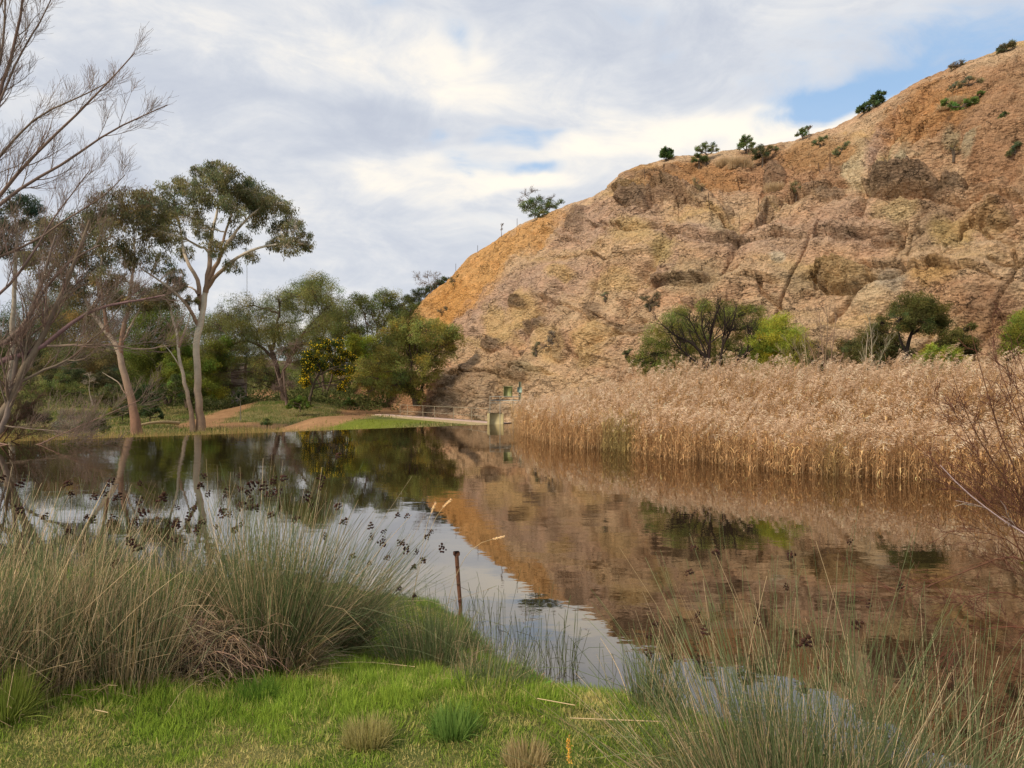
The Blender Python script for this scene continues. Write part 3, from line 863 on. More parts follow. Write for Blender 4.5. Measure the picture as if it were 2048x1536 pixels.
# walkway frame of galvanised pipe with a green box on it
root = empty("metal_platform", (bp[0] + .9, bp[1] + .2, 0)); tag(root, "grey pipe-framed platform standing over the water at the reed edge", "platform")
fx = lambda px, py: W(px, py, 45.2)
for px in (980, 1000, 1026):
    mb = MB(); bars(mb, [[fx(px, 790)[0], 45.2, -.9], fx(px, 792)], .022, (.36, .34, .28)); under(mb.build("leg", M_metal), root)
for py in (793, 806):
    mb = MB(); bars(mb, [fx(980, py), fx(1040, py)], .020, (.36, .34, .28)); under(mb.build("rail", M_metal), root)
    mb = MB(); bars(mb, [fx(980, py), fx(980, py) + (0.3, 1.3, 0)], .018, (.36, .34, .28)); under(mb.build("rail", M_metal), root)
mb = MB(); c_ = fx(1012, 799); mb.box((c_[0], c_[1] + .5, c_[2] - .05), (1.9, 1.1, .07), 0, (.34, .34, .30), .01); under(mb.build("deck", M_metal), root)
# (a thing standing on the platform)
c_ = fx(1016, 784)
root = empty("control_box", (c_[0], 45.4, c_[2] - .3)); tag(root, "olive green metal control box on the pipe-framed platform", "control box")
mb = MB(); mb.box((c_[0], 45.4, c_[2]), (.56, .34, .66), 0, (.27, .28, .10), .02); under(mb.build("cabinet", M_metal), root)
mb = MB(); mb.box((c_[0], 45.4, c_[2] + .355), (.64, .42, .04), 0, (.33, .33, .15), .01); under(mb.build("lid", M_metal), root)
mb = MB(); mb.box((c_[0], 45.215, c_[2]), (.44, .02, .54), 0, (.24, .25, .09), .004); dr = under(mb.build("door", M_metal), root)
mb = MB(); mb.box((c_[0] + .15, 45.195, c_[2]), (.03, .02, .12), 0, (.30, .30, .26), .004); under(mb.build("handle", M_metal), root).parent = dr
c_ = fx(1040, 762)
root = empty("gauge_post", (c_[0], 45.6, -.5)); tag(root, "weathered green timber gauge post sticking up among the reeds", "post")
mb = MB(); mb.box((c_[0], 45.6, .95), (.16, .12, 3.4), 0.1, (.30, .30, .20), .01); under(mb.build("pole", M_conc), root)
mb = MB(); mb.box((c_[0] - .02, 45.52, c_[2] - .55), (.30, .03, .34), 0.1, (.30, .40, .33), .004); under(mb.build("panel", M_metal), root)

# the concrete column half hidden in the pepper tree
b0 = hit_ground(478, 782, 60)
Yc = 96.0; c_ = W(478, 748, Yc)
root = empty("concrete_column", (c_[0], Yc, gz(c_[0], Yc))); tag(root, "square grey concrete column half hidden under the pepper tree", "column")
zt = W(478, 729, Yc)[2]; zb = gz(c_[0], Yc) - .5
mb = MB(); mb.box((c_[0], Yc, (zt + zb) / 2), (1.65, 1.65, zt - zb), .1, (.27, .22, .20), .04); under(mb.build("shaft", M_conc), root)
mb = MB(); mb.box((c_[0], Yc, zt + .09), (1.95, 1.95, .16), .1, (.13, .11, .10), .03); under(mb.build("cap", M_conc), root)

# guyed radio mast far away
Ym = 900.0; c_ = W(494, 535, Ym)
root = empty("radio_mast", (c_[0], Ym, 5)); tag(root, "thin guyed radio mast far behind the trees against the sky", "mast")
mb = MB(); bars(mb, [(c_[0] - .55, Ym, 0), (c_[0] - .55, Ym, c_[2])], .14, (.28, .29, .31), 4); bars(mb, [(c_[0] + .55, Ym, 0), (c_[0] + .55, Ym, c_[2])], .14, (.28, .29, .31), 4)
zz = np.arange(4, c_[2], 2.2)
for i, z_ in enumerate(zz[:-1]):
    s_ = 1 if i % 2 else -1; bars(mb, [(c_[0] - .55 * s_, Ym, z_), (c_[0] + .55 * s_, Ym, z_ + 2.2)], .06, (.28, .29, .31), 3)
under(mb.build("lattice", M_metal), root)

# pale log lying along the bank
pa = hit_ground(222, 868, 36); pb = hit_ground(326, 860, 40)
k = np.linspace(0, 1, 9)[:, None]; L_ = np.array([pa[0], pa[1] + 3, gz(pa[0], pa[1] + 3) + .32]) * (1 - k) + np.array([pb[0], pb[1] + 3, gz(pb[0], pb[1] + 3) + .42]) * k
L_[:, 2] += .25 * np.sin(k[:, 0] * 3.1)
mb = MB(); mb.tubes(L_[None], np.linspace(.09, .17, 9)[None], 7, (.42, .31, .17)); o = mb.build("fallen_log", M_bark, smooth=True); tag(o, "long pale fallen log lying on the bank at the leaning gum's foot", "log")


# ------------------------------------------------------------------ trees
def rot_dirs(T, ang, rng):
    """unit vectors at angle ang (n,) from T (n,3), about a random axis"""
    R = rng.normal(size=T.shape); R -= (R * T).sum(1, keepdims=True) * T; R /= np.linalg.norm(R, axis=1, keepdims=True) + 1e-9
    return T * np.cos(ang)[:, None] + R * np.sin(ang)[:, None]


def grow(P, R, m, length, ang, rng, up=0.3, wig=.12, k=5, t0=.25, t1=1.0, rk=.55, rend=.35, plane=None):
    """m children on each parent curve"""
    n, kp, _ = P.shape
    t = rng.uniform(t0, t1, (n, m)) * (kp - 1)
    i = np.clip(np.floor(t).astype(int), 0, kp - 2); f = (t - i)[..., None]
    ii = np.arange(n)[:, None]
    B = P[ii, i] * (1 - f) + P[ii, i + 1] * f
    T = P[ii, i + 1] - P[ii, i]; T = T / (np.linalg.norm(T, axis=2, keepdims=True) + 1e-9)
    r0 = (R[ii, i] * (1 - f[..., 0]) + R[ii, i + 1] * f[..., 0]) * rk
    B = B.reshape(-1, 3); T = T.reshape(-1, 3); r0 = r0.ravel()
    N = len(B)
    D = rot_dirs(T, rng.uniform(ang[0], ang[1], N), rng)
    L = length * rng.uniform(.55, 1.15, N) * (1.15 - .5 * (t.ravel() / (kp - 1)))
    st = (L / (k - 1))[:, None]
    out_ = [B]; d = D
    for j in range(k - 1):
        d = d + rng.normal(size=d.shape) * wig + np.array([0, 0, up * .25]); d /= np.linalg.norm(d, axis=1, keepdims=True)
        out_.append(out_[-1] + d * st)
    C = np.stack(out_, 1)
    rr = r0[:, None] * np.linspace(1, rend, k)[None]
    return C, rr


def resample(pts, k=14):
    pts = np.array(pts, float)
    s = np.concatenate([[0], np.cumsum(np.linalg.norm(np.diff(pts, axis=0), axis=1))])
    q = np.linspace(0, s[-1], k)
    o_ = np.stack([np.interp(q, s, pts[:, i]) for i in range(3)], 1)
    o_[1:-1] = (o_[:-2] + 2 * o_[1:-1] + o_[2:]) / 4
    return o_


def px_path(lst, Y, rng=None, dep=0.0):
    """pixel outline of a limb at depth Y; (px, py[, depth offset])"""
    return np.array([W(p[0], p[1], Y + (p[2] if len(p) > 2 else 0.0)) for p in lst])


def tints(n, col, rng, v=.25, h=.08):
    c = np.array(col)[None] * (1 + rng.normal(size=(n, 1)) * v) * (1 + rng.normal(size=(n, 3)) * h)
    return np.clip(c, .004, .9)


def tree(name, label, cat, Y, base_px, trunks, lumps, leaf, seed, col, group=None, bark=(.34, .29, .23), bark2=None, depth=1.0, n=9000, twigs=1.0, droop=.5, up=0.0, sub=13, subr=.42, extra=None, wood_only=False,
         minr=.012, lumpY=None, stems=True, dens=1.0, flat=1.0, lsc=1.0):
    """trunks: [(pixel path, r0, r1)], lumps: (px, py, r px[, depth offset in m]); leaf: (length, half width)"""
    rng = Rg(seed)
    base = W(base_px[0], base_px[1], Y)
    root = empty(name, base); tag(root, label, cat, group)
    bark2 = bark if bark2 is None else bark2
    tm = MB(); curves = []
    for pth, r0, r1 in trunks:
        P = resample(px_path(pth, Y), 16); R = np.linspace(r0, r1, 16)
        if pth is trunks[0][0] or pth[0][1] >= base_px[1] - 12:
            R[0] *= 1.35; R[1] *= 1.12; P[0, 2] -= .3
        P[1:-1] += rng.normal(size=(14, 3)) * R[1:-1, None] * .18
        mixc = np.clip(np.linspace(-.2, 1.6, 16), 0, 1)[:, None] * np.ones((1, 3))
        c = np.array(bark)[None] * (1 - mixc) + np.array(bark2)[None] * mixc
        tm.tubes(P[None], R[None], 9, c[None]); curves.append((P, R))
    under(tm.build("trunk", M_bark, smooth=True), root)
    # limbs from the trunks out to the lumps of foliage
    allP = np.concatenate([c_[0] for c_ in curves]); allR = np.concatenate([c_[1] for c_ in curves])
    lc, lr = [], []
    pxm = Y / F
    for l in lumps:
        dz_ = (l[3] if len(l) > 3 else rng.uniform(-1, 1) * depth * l[2] * pxm * 1.6)
        lc.append(W(l[0], l[1], Y + dz_)); lr.append(l[2] * lsc * (Y + dz_) / F)
    lc = np.array(lc); lr = np.array(lr)
    wm = MB(); tw = []
    k = 9
    LP, LR = [], []
    for c_, r_ in zip(lc, lr):
        d = np.linalg.norm(allP - c_, axis=1) + 1.2 * np.clip(allP[:, 2] - c_[2] + .3 * r_, 0, None) * 2 + (allR.max() - allR) * 0
        i = int(np.argmin(d + rng.uniform(0, .3, len(d)) * r_))
        a = allP[i]; q = np.linspace(0, 1, k)[:, None]
        mid = (a + c_) / 2 + np.array([0, 0, .12 * np.linalg.norm(c_ - a)]) + rng.normal(size=3) * .08 * np.linalg.norm(c_ - a)
        P = a * (1 - q) ** 2 + 2 * mid * q * (1 - q) + c_ * q ** 2
        P[1:-1] += rng.normal(size=(k - 2, 3)) * .03 * np.linalg.norm(c_ - a)
        LP.append(P); LR.append(np.linspace(min(allR[i] * .75, .05 + .05 * r_ * 1.4), .022 + .012 * r_, k))
    LP = np.array(LP); LR = np.array(LR)
    wm.tubes(LP, LR, 5, bark2)
    # sub clumps inside each lump
    SC, SR, SP = [], [], []
    for c_, r_, P in zip(lc, lr, LP):
        m = int(sub)
        d = rng.normal(size=(m, 3)); d /= np.linalg.norm(d, axis=1)[:, None]
        rad = r_ * rng.uniform(.25, 1.0, m) ** .55
        s = c_ + d * rad[:, None] * np.array([1, 1, .82 * flat])
        SC.append(s); SR.append(r_ * subr * rng.uniform(.5, 1.25, m))
        st = P[rng.integers(k // 2, k, m)]
        q = np.linspace(0, 1, 6)[None, :, None]
        mid = (st + s) / 2 + rng.normal(size=(m, 3)) * .12 * r_
        cv = st[:, None] * (1 - q) ** 2 + 2 * mid[:, None] * q * (1 - q) + s[:, None] * q ** 2
        SP.append(cv)
    SC = np.concatenate(SC); SR = np.concatenate(SR); SP = np.concatenate(SP)
    wm.tubes(SP, np.linspace(.028, .009, 6)[None] * np.ones((len(SP), 1)) * (Y / 60.) ** .5, 3, bark2)
    if twigs > 0:
        TP, TR = grow(SP, np.full(SP.shape[:2], .016 * (Y / 60.)), int(max(1, 3 * twigs)), float(np.mean(lr)) * .55, (.4, 1.2), rng, up=up - .1 * droop, wig=.25, k=4)
        wm.tubes(TP, TR, 3, bark2)
        if wood_only:
            TP2, TR2 = grow(TP, TR, 3, float(np.mean(lr)) * .35, (.3, 1.0), rng, up=up, wig=.25, k=4, rk=.8)
            wm.tubes(TP2, TR2, 3, bark2)
    under(wm.build("branches", M_twig), root)
    if not wood_only:
        w = SR ** 2; cnt = rng.multinomial(int(n * dens), w / w.sum())
        idx = np.repeat(np.arange(len(SC)), cnt); N = len(idx)
        d = rng.normal(size=(N, 3)); d /= np.linalg.norm(d, axis=1)[:, None]
        rad = SR[idx] * rng.uniform(0, 1, N) ** .5
        C = SC[idx] + d * rad[:, None] * np.array([1, 1, .72])
        C[:, 2] -= droop * SR[idx] * rng.uniform(0, 1, N) ** 2
        D = rng.normal(size=(N, 3)) + np.array([0, 0, -2.2 * droop + up])
        shade = 1 + .34 * rng.normal(size=len(SC)) * .8
        hue = rng.normal(size=(len(SC), 1)) * np.array([[.16, .03, -.05]])
        c = tints(N, col, rng, .22, .06) * np.clip(shade[idx], .5, 1.7)[:, None] * (1 + hue[idx])
        fm = MB(); fm.leaves(C, D, leaf[0] * rng.uniform(.6, 1.3, N), leaf[1] * rng.uniform(.6, 1.3, N), np.clip(c, .004, .8), rng)
        crown = under(fm.build("crown", M_leaf), root)
        if extra:
            for nm, cnt_, colr, sz, bias in extra:
                j = rng.integers(0, N, cnt_)
                if bias: j = j[C[j, 2] < np.quantile(C[:, 2], bias)]
                em = MB()
                em.leaves(C[j] + rng.normal(size=(len(j), 3)) * .05, rng.normal(size=(len(j), 3)), sz * rng.uniform(.6, 1.3, len(j)), sz * .5, tints(len(j), colr, rng, .15, .05), rng)
                under(em.build(nm, M_leaf), root).parent = crown
    return root


GUM = (.105, .104, .050); GUMB = (.30, .20, .14); GUMW = (.60, .53, .43)
BG = "trees and shrubs on the rising ground beyond the weir"
# ---- the tall gum and its companions on the left bank
tree("gum_tree", "tall spreading gum tree with pale forked trunk beyond the weir", "gum tree", 62, (402, 858),
     [([(402, 858), (397, 800), (394, 740), (394, 690), (401, 640), (409, 600), (412, 575)], .33, .22),
      ([(412, 580), (425, 560), (450, 535, -1), (480, 510, -2), (520, 494, -2), (570, 487, -2), (600, 480, -2)], .19, .05),
      ([(411, 585), (418, 540), (420, 490, 1), (430, 440, 2), (440, 400, 2), (452, 355, 2)], .24, .05),
      ([(402, 620), (396, 560, 1), (378, 530, 1), (366, 500, 2), (360, 450, 3), (348, 410, 3)], .22, .05),
      ([(396, 650), (375, 610, -1), (345, 580, -2), (310, 555, -2), (283, 538, -2)], .16, .05),
      ([(418, 560), (432, 530), (446, 500, -1), (470, 465, -1), (500, 430, -1), (535, 405, -1)], .20, .05),
      ([(440, 500, -1), (455, 450, -1), (470, 410, -1), (478, 380)], .12, .04),
      ([(398, 590, 0), (385, 575, 2), (350, 570, 3), (340, 540, 3)], .10, .04)],
     [(452, 346, 26), (430, 372, 36), (478, 378, 36), (515, 395, 34), (550, 410, 34), (582, 432, 26), (604, 474, 24), (575, 492, 22), (520, 430, 28), (458, 415, 30), (388, 372, 32), (350, 376, 32), (335, 415, 34),
      (372, 430, 30), (405, 400, 26), (300, 440, 30), (342, 470, 28), (315, 520, 26), (408, 455, 22), (432, 490, 22), (480, 478, 20), (465, 530, 16), (370, 500, 18), (340, 575, 18), (418, 340, 20), (556, 455, 20), (505, 510, 14), (350, 545, 16), (545, 490, 14), (300, 395, 22), (590, 455, 20), (565, 478, 18), (612, 488, 14), (500, 378, 28), (440, 335, 18), (310, 420, 28), (322, 455, 24), (460, 385, 30), (395, 340, 14), (530, 400, 26)],
     (.26, .034), 11, GUM, bark=GUMB, bark2=GUMW, n=46000, sub=24, subr=.38, lsc=1.12, depth=1.8, droop=.9, twigs=1.2, extra=None)
tree("gum_tree", "slender second gum with thin bare pale forks close against the tall gum", "gum tree", 61.5, (384, 857),
     [([(386, 857), (378, 800), (366, 752), (357, 712), (357, 680), (350, 650), (340, 622), (336, 585)], .20, .05),
      ([(357, 695), (368, 665), (378, 640), (382, 612)], .12, .03), ([(366, 745), (352, 720), (338, 700), (328, 690)], .07, .02)],
     [(338, 600, 20), (322, 580, 22), (352, 560, 22), (385, 600, 14)], (.24, .032), 12, GUM, bark=GUMB, bark2=GUMW, n=5500, droop=.9, sub=10, depth=.8)
tree("gum_tree", "leaning gum tree with rough reddish trunk near the fallen log", "gum tree", 58, (274, 862),
     [([(274, 862), (264, 812), (254, 772), (243, 722), (233, 692), (215, 665), (192, 640), (170, 600), (150, 555)], .34, .09),
      ([(241, 715), (243, 665), (256, 622), (263, 562), (270, 520), (268, 465)], .20, .05), ([(215, 665), (205, 600), (200, 540), (212, 480)], .16, .05),
      ([(263, 800), (245, 780), (238, 765), (205, 745)], .07, .02), ([(238, 700), (262, 650), (290, 600)], .10, .04)],
     [(240, 398, 34), (200, 418, 38), (160, 448, 40), (262, 440, 36), (292, 405, 30), (222, 470, 38), (130, 498, 38), (182, 510, 36), (262, 505, 34), (300, 600, 26), (282, 588, 30), (232, 590, 28), (150, 590, 28), (102, 460, 34), (88, 520, 36), (218, 550, 30), (310, 470, 24), (120, 555, 28), (180, 570, 26)],
     (.25, .034), 13, (.100, .088, .044), bark=(.27, .155, .105), bark2=(.44, .36, .28), n=38000, sub=22, subr=.40, lsc=1.1, droop=.9)
tree("gum_tree", "distant dark blue-green gum crown behind the bare tree's upper limbs", "gum tree", 88, (20, 800), [([(20, 800), (24, 700), (30, 560), (34, 470)], .4, .15)],
     [(30, 402, 34), (60, 408, 26), (18, 450, 40), (72, 442, 24), (40, 500, 36), (-30, 430, 40), (90, 480, 22)], (.34, .05), 14, (.040, .050, .030), n=15000, droop=.7, depth=1)
# ---- the wooded rise behind
specs = [
    ("shrub_tree", "tall dark green tree on the rise between the leaning gum and the slender gum", (335, 812), 90, [(330, 640, 44), (300, 670, 44), (360, 660, 36), (320, 710, 44), (290, 730, 40), (350, 725, 38), (310, 765, 30), (270, 690, 34)], (.055, .074, .020), 28000),
    ("shrub_tree", "yellow-green wattle showing between the two trunks of the tall gum", (376, 810), 84, [(352, 690, 24), (382, 720, 28), (340, 740, 26), (372, 765, 26), (420, 735, 26), (425, 770, 24), (440, 700, 26)], (.090, .110, .024), 17000),
    ("shrub_tree", "dusty grey-brown thicket of twiggy shrubs behind the leaning gum's trunk", (200, 800), 98, [(190, 650, 40), (150, 670, 40), (215, 690, 38), (170, 710, 40), (130, 720, 36), (195, 745, 34), (230, 730, 30), (110, 650, 36)], (.088, .078, .042), 23000),
    ("shrub_tree", "dark evergreen on the far slope behind the bare tree's main limb", (70, 790), 105, [(60, 640, 44), (20, 660, 44), (90, 680, 40), (40, 710, 44), (80, 730, 36), (-20, 680, 50), (-30, 730, 50), (-80, 660, 60), (-90, 720, 60)], (.040, .054, .024), 29000),
    ("shrub_tree", "olive tree rising behind the leaning gum just left of the tall gum", (260, 800), 112, [(250, 600, 40), (220, 620, 40), (290, 620, 36), (255, 650, 40), (160, 610, 40), (310, 600, 30)], (.060, .066, .030), 17000),
    ("shrub_tree", "feathery light green tree on the skyline right behind the pepper tree", (650, 790), 108, [(640, 572, 32), (615, 575, 28), (662, 596, 28), (600, 600, 30), (640, 620, 34), (672, 640, 32), (690, 670, 32), (650, 660, 34)], (.085, .100, .034), 21000),
    ("shrub_tree", "grey-green tree in the saddle between the pepper tree and the cliff", (745, 780), 104, [(720, 615, 26), (745, 602, 26), (775, 600, 26), (800, 612, 22), (700, 645, 30), (735, 645, 32), (772, 640, 30), (800, 640, 22), (720, 680, 30), (760, 675, 30), (690, 622, 24), (712, 602, 20), (682, 655, 28), (792, 662, 26), (812, 640, 20), (820, 622, 18), (770, 590, 18)], (.075, .090, .034), 23000),
    ("shrub_tree", "bright yellow-green bush between the flowering wattle and the big round bush", (742, 790), 88, [(735, 700, 28), (758, 715, 24), (720, 690, 24), (750, 745, 26), (725, 735, 24), (772, 740, 20), (700, 700, 22)], (.115, .140, .024), 15000),
    ("shrub_tree", "big round olive bush growing at the left foot of the cliff", (832, 806), 73, [(790, 664, 24), (820, 668, 30), (855, 662, 30), (888, 668, 26), (905, 682, 20), (775, 692, 28), (810, 700, 34), (850, 700, 34), (885, 702, 22), (760, 725, 26), (795, 738, 32), (835, 736, 32), (865, 730, 22), (782, 768, 22), (818, 768, 28), (846, 765, 18), (835, 790, 14), (905, 668, 16), (740, 745, 26), (760, 775, 22), (720, 760, 20), (800, 655, 20), (870, 650, 18), (840, 650, 18)], (.140, .142, .048), 27000),
    ("shrub_tree", "low hazy far tree closing the gap between the tall gum and the pepper tree", (430, 770), 122, [(405, 650, 30), (430, 640, 30), (460, 650, 30), (420, 690, 34), (450, 700, 34), (390, 690, 30)], (.075, .088, .036), 14000),
    ("shrub_tree", "far grey-green tree on the hilltop left of the leaning gum", (120, 770), 128, [(100, 600, 34), (140, 610, 34), (70, 590, 34), (110, 640, 40), (150, 650, 36), (60, 640, 40)], (.062, .068, .036), 16000),
    ("shrub_tree", "far tree glimpsed over the concrete column under the pepper tree", (500, 770), 126, [(480, 650, 34), (520, 660, 36), (560, 670, 36), (500, 700, 36), (540, 710, 36), (590, 700, 34), (470, 735, 26), (510, 745, 26), (560, 750, 24)], (.070, .086, .030), 20000),
    ("shrub_tree", "dense far green tree behind the flowering wattle", (650, 775), 116, [(620, 690, 34), (660, 700, 34), (690, 720, 30), (630, 730, 30), (670, 745, 28), (600, 740, 26), (700, 750, 24)], (.080, .098, .028), 17000),
]
for nm, lab, bp_, Y, lumps, colr, n_ in specs:
    colr = (colr[0] * 1.22, colr[1] * 1.14, colr[2] * .9)
    top = min(l[1] for l in lumps)
    cx_ = bp_[0]; mx_ = sum(l[0] for l in lumps) / len(lumps)
    tr = [([(cx_, bp_[1]), ((cx_ + mx_) / 2 - 4, bp_[1] - 40), (mx_, (bp_[1] + top) / 2)], .24, .10), ([(cx_ + 2, bp_[1]), (cx_ + 14, bp_[1] - 35), (mx_ + 25, (bp_[1] + top) / 2 + 10)], .18, .08), ([(cx_ - 2, bp_[1]), (cx_ - 16, bp_[1] - 35), (mx_ - 28, (bp_[1] + top) / 2 + 10)], .16, .07)]
    tree(nm, lab, "tree" if "bush" not in lab else "bush", Y, bp_, tr, lumps, (.22, .036), hash(lab[:9]) % 1 + len(lab) * 7 + int(Y), colr, BG, bark=(.13, .095, .07), n=int(n_ * 2.1), sub=16, subr=.5, droop=.35, twigs=1, lsc=1.18)

tree("pepper_tree", "wide drooping pepper tree arching over the dirt track beside the concrete column", "pepper tree", 84, (572, 815),
     [([(574, 818), (566, 785), (556, 750), (548, 715), (538, 690)], .42, .22), ([(550, 720), (520, 690), (490, 680), (462, 690), (445, 710)], .20, .06), ([(545, 700), (552, 660), (560, 620), (555, 590)], .22, .06), ([(560, 760), (585, 700), (610, 660), (640, 630)], .22, .06), ([(566, 786), (552, 760), (535, 740)], .12, .05)],
     [(560, 604, 32), (595, 588, 30), (628, 585, 28), (655, 612, 28), (525, 618, 32), (488, 612, 30), (455, 625, 30), (432, 650, 28), (440, 685, 30), (425, 720, 24), (480, 665, 34), (520, 655, 36), (560, 650, 36), (600, 640, 38), (640, 650, 30), (500, 700, 26), (460, 715, 22), (600, 690, 30), (640, 690, 26), (575, 690, 26), (425, 690, 22), (520, 720, 18), (440, 745, 16), (425, 755, 18), (448, 772, 16), (505, 742, 18), (530, 745, 18), (415, 700, 24), (600, 725, 18), (512, 765, 12), (545, 765, 12), (405, 740, 18)],
     (.20, .022), 21, (.098, .102, .034), bark=(.10, .07, .055), n=85000, sub=18, subr=.5, droop=1.1, twigs=1.4, lsc=1.15)
tree("dead_bush", "grey-brown tangle of dead twigs hanging round the pepper tree's trunk", "dead bush", 81, (572, 816), [([(574, 817), (570, 780), (566, 740)], .16, .06), ([(575, 817), (560, 770), (548, 730)], .12, .04)],
     [(566, 700, 26), (548, 725, 22), (582, 725, 22), (566, 755, 20), (590, 690, 20), (555, 775, 12), (580, 770, 12)], (.2, .02), 22, (.1, .1, .1), bark=(.20, .135, .11), bark2=(.23, .165, .135), wood_only=True, twigs=3, sub=16, up=.1)
tree("wattle_tree", "dark green wattle dotted with yellow blossom beside the dirt track", "wattle", 78, (618, 802),
     [([(618, 803), (624, 780), (632, 758), (642, 742)], .16, .08), ([(626, 772), (618, 750), (612, 730)], .08, .04), ([(636, 752), (665, 735), (690, 730)], .08, .04)],
     [(614, 735, 19), (622, 705, 20), (645, 692, 20), (672, 694, 20), (692, 712, 19), (700, 740, 14), (660, 722, 24), (635, 728, 22), (682, 735, 20), (610, 760, 13), (695, 762, 11), (683, 772, 10), (612, 718, 14)],
     (.16, .03), 23, (.036, .048, .010), n=24000, sub=12, subr=.45, bark=(.09, .07, .05), extra=[("flowers", 1900, (.62, .44, .02), .13, None), ("flowers", 2600, (.72, .50, .02), .13, .14)])
for lab, px, py, Y, s, colr, seed, twg in [
        ("low dark green bush right at the foot of the leaning gum", 300, 838, 66, 26, (.034, .050, .020), 31, 0), ("small dark round bush between the leaning gum and the track", 292, 808, 72, 34, (.032, .046, .018), 32, 0),
        ("dark green shrub at the water's far edge beside the grey bush", 182, 866, 46, 34, (.045, .062, .018), 33, 0), ("black-green bush low on the left bank behind the bare tree", 62, 850, 52, 36, (.030, .040, .018), 34, 0),
        ("mid green scrub on the slope behind the grey bush", 120, 800, 78, 46, (.085, .095, .030), 35, 0), ("dull olive bush on the slope left of the leaning gum", 222, 812, 76, 34, (.080, .080, .030), 36, 0),
        ("brown-green bush far left on the bank under the bare tree", 5, 880, 40, 40, (.085, .065, .035), 37, 0), ("tiny leafy weed at the pond side of the dirt track", 534, 850, 62, 10, (.07, .085, .03), 38, 0),
        ("bright green low bush on the mound under the pepper tree", 600, 818, 76, 22, (.080, .110, .022), 39, 0), ("brown-green scrub mound high on the slope behind the bare willow", 60, 770, 92, 44, (.080, .070, .036), 45, 0), ("dark bush on the slope straight above the grey bush", 140, 770, 90, 40, (.048, .056, .024), 46, 0),
        ("dusky round bush on the slope between the leaning gum and the dead sapling", 215, 775, 86, 36, (.062, .060, .030), 47, 0), ("yellow-green low bush at the slope's foot left of the small dark round bush", 245, 835, 70, 26, (.100, .110, .034), 48, 0),
        ("shady bush right under the slender gum's trunk", 350, 800, 80, 40, (.050, .064, .022), 49, 0), ("broad shady bush left of the concrete column", 430, 790, 90, 40, (.060, .074, .026), 50, 0), ("sprawling green bush at the cliff foot left of the footpath", 700, 812, 84, 14, (.06, .085, .024), 40, 0)]:
    lumps = [(px - s * .5, py - s * .55, s * .42), (px + s * .5, py - s * .5, s * .42), (px, py - s * .9, s * .46), (px - s * .1, py - s * .4, s * .45), (px + s * .9, py - s * .3, s * .3), (px - s * .95, py - s * .3, s * .28)]
    tree("bush", lab, "bush", Y, (px, py), [([(px, py), (px + 1, py - s * .3), (px + 3, py - s * .7)], .05, .03)], lumps, (.15 * Y / 70, .03 * Y / 70), seed, colr, BG, n=5200 if s > 20 else 1500, sub=9, subr=.5, droop=.2, bark=(.12, .09, .06), twigs=1)
tree("bush", "soft grey leafless-looking bush on the far bank above the weir", "bush", 47, (140, 872), [([(140, 872), (138, 850)], .05, .03)], [(120, 845, 16), (140, 832, 18), (162, 845, 15), (135, 855, 18), (155, 860, 13), (112, 862, 12)], (.11, .008), 41, (.19, .17, .13), BG,
     n=9000, sub=12, subr=.5, droop=0, up=1.2, bark=(.2, .16, .12), twigs=2)
# sapling with a stake-thin stem
tree("sapling", "young sapling with a thin straight stem and small round crown by the track", "sapling", 68, (481, 832), [([(481, 834), (481, 815), (480, 795)], .035, .025)], [(480, 788, 9), (471, 794, 7), (489, 793, 7), (480, 780, 6), (487, 800, 5)], (.16, .035), 42, (.045, .058, .022), n=1300, sub=9, droop=.6)
# left pale dead sapling
tree("dead_sapling", "small pale dead sapling on the slope behind the grey bush", "dead sapling", 74, (185, 806), [([(185, 806), (180, 790), (178, 775), (180, 758)], .06, .03)], [(178, 750, 12), (170, 765, 8), (188, 760, 8)], (.1, .1), 43, (.1, .1, .1), bark=(.34, .28, .22), wood_only=True, twigs=1.5, sub=8, up=.3)

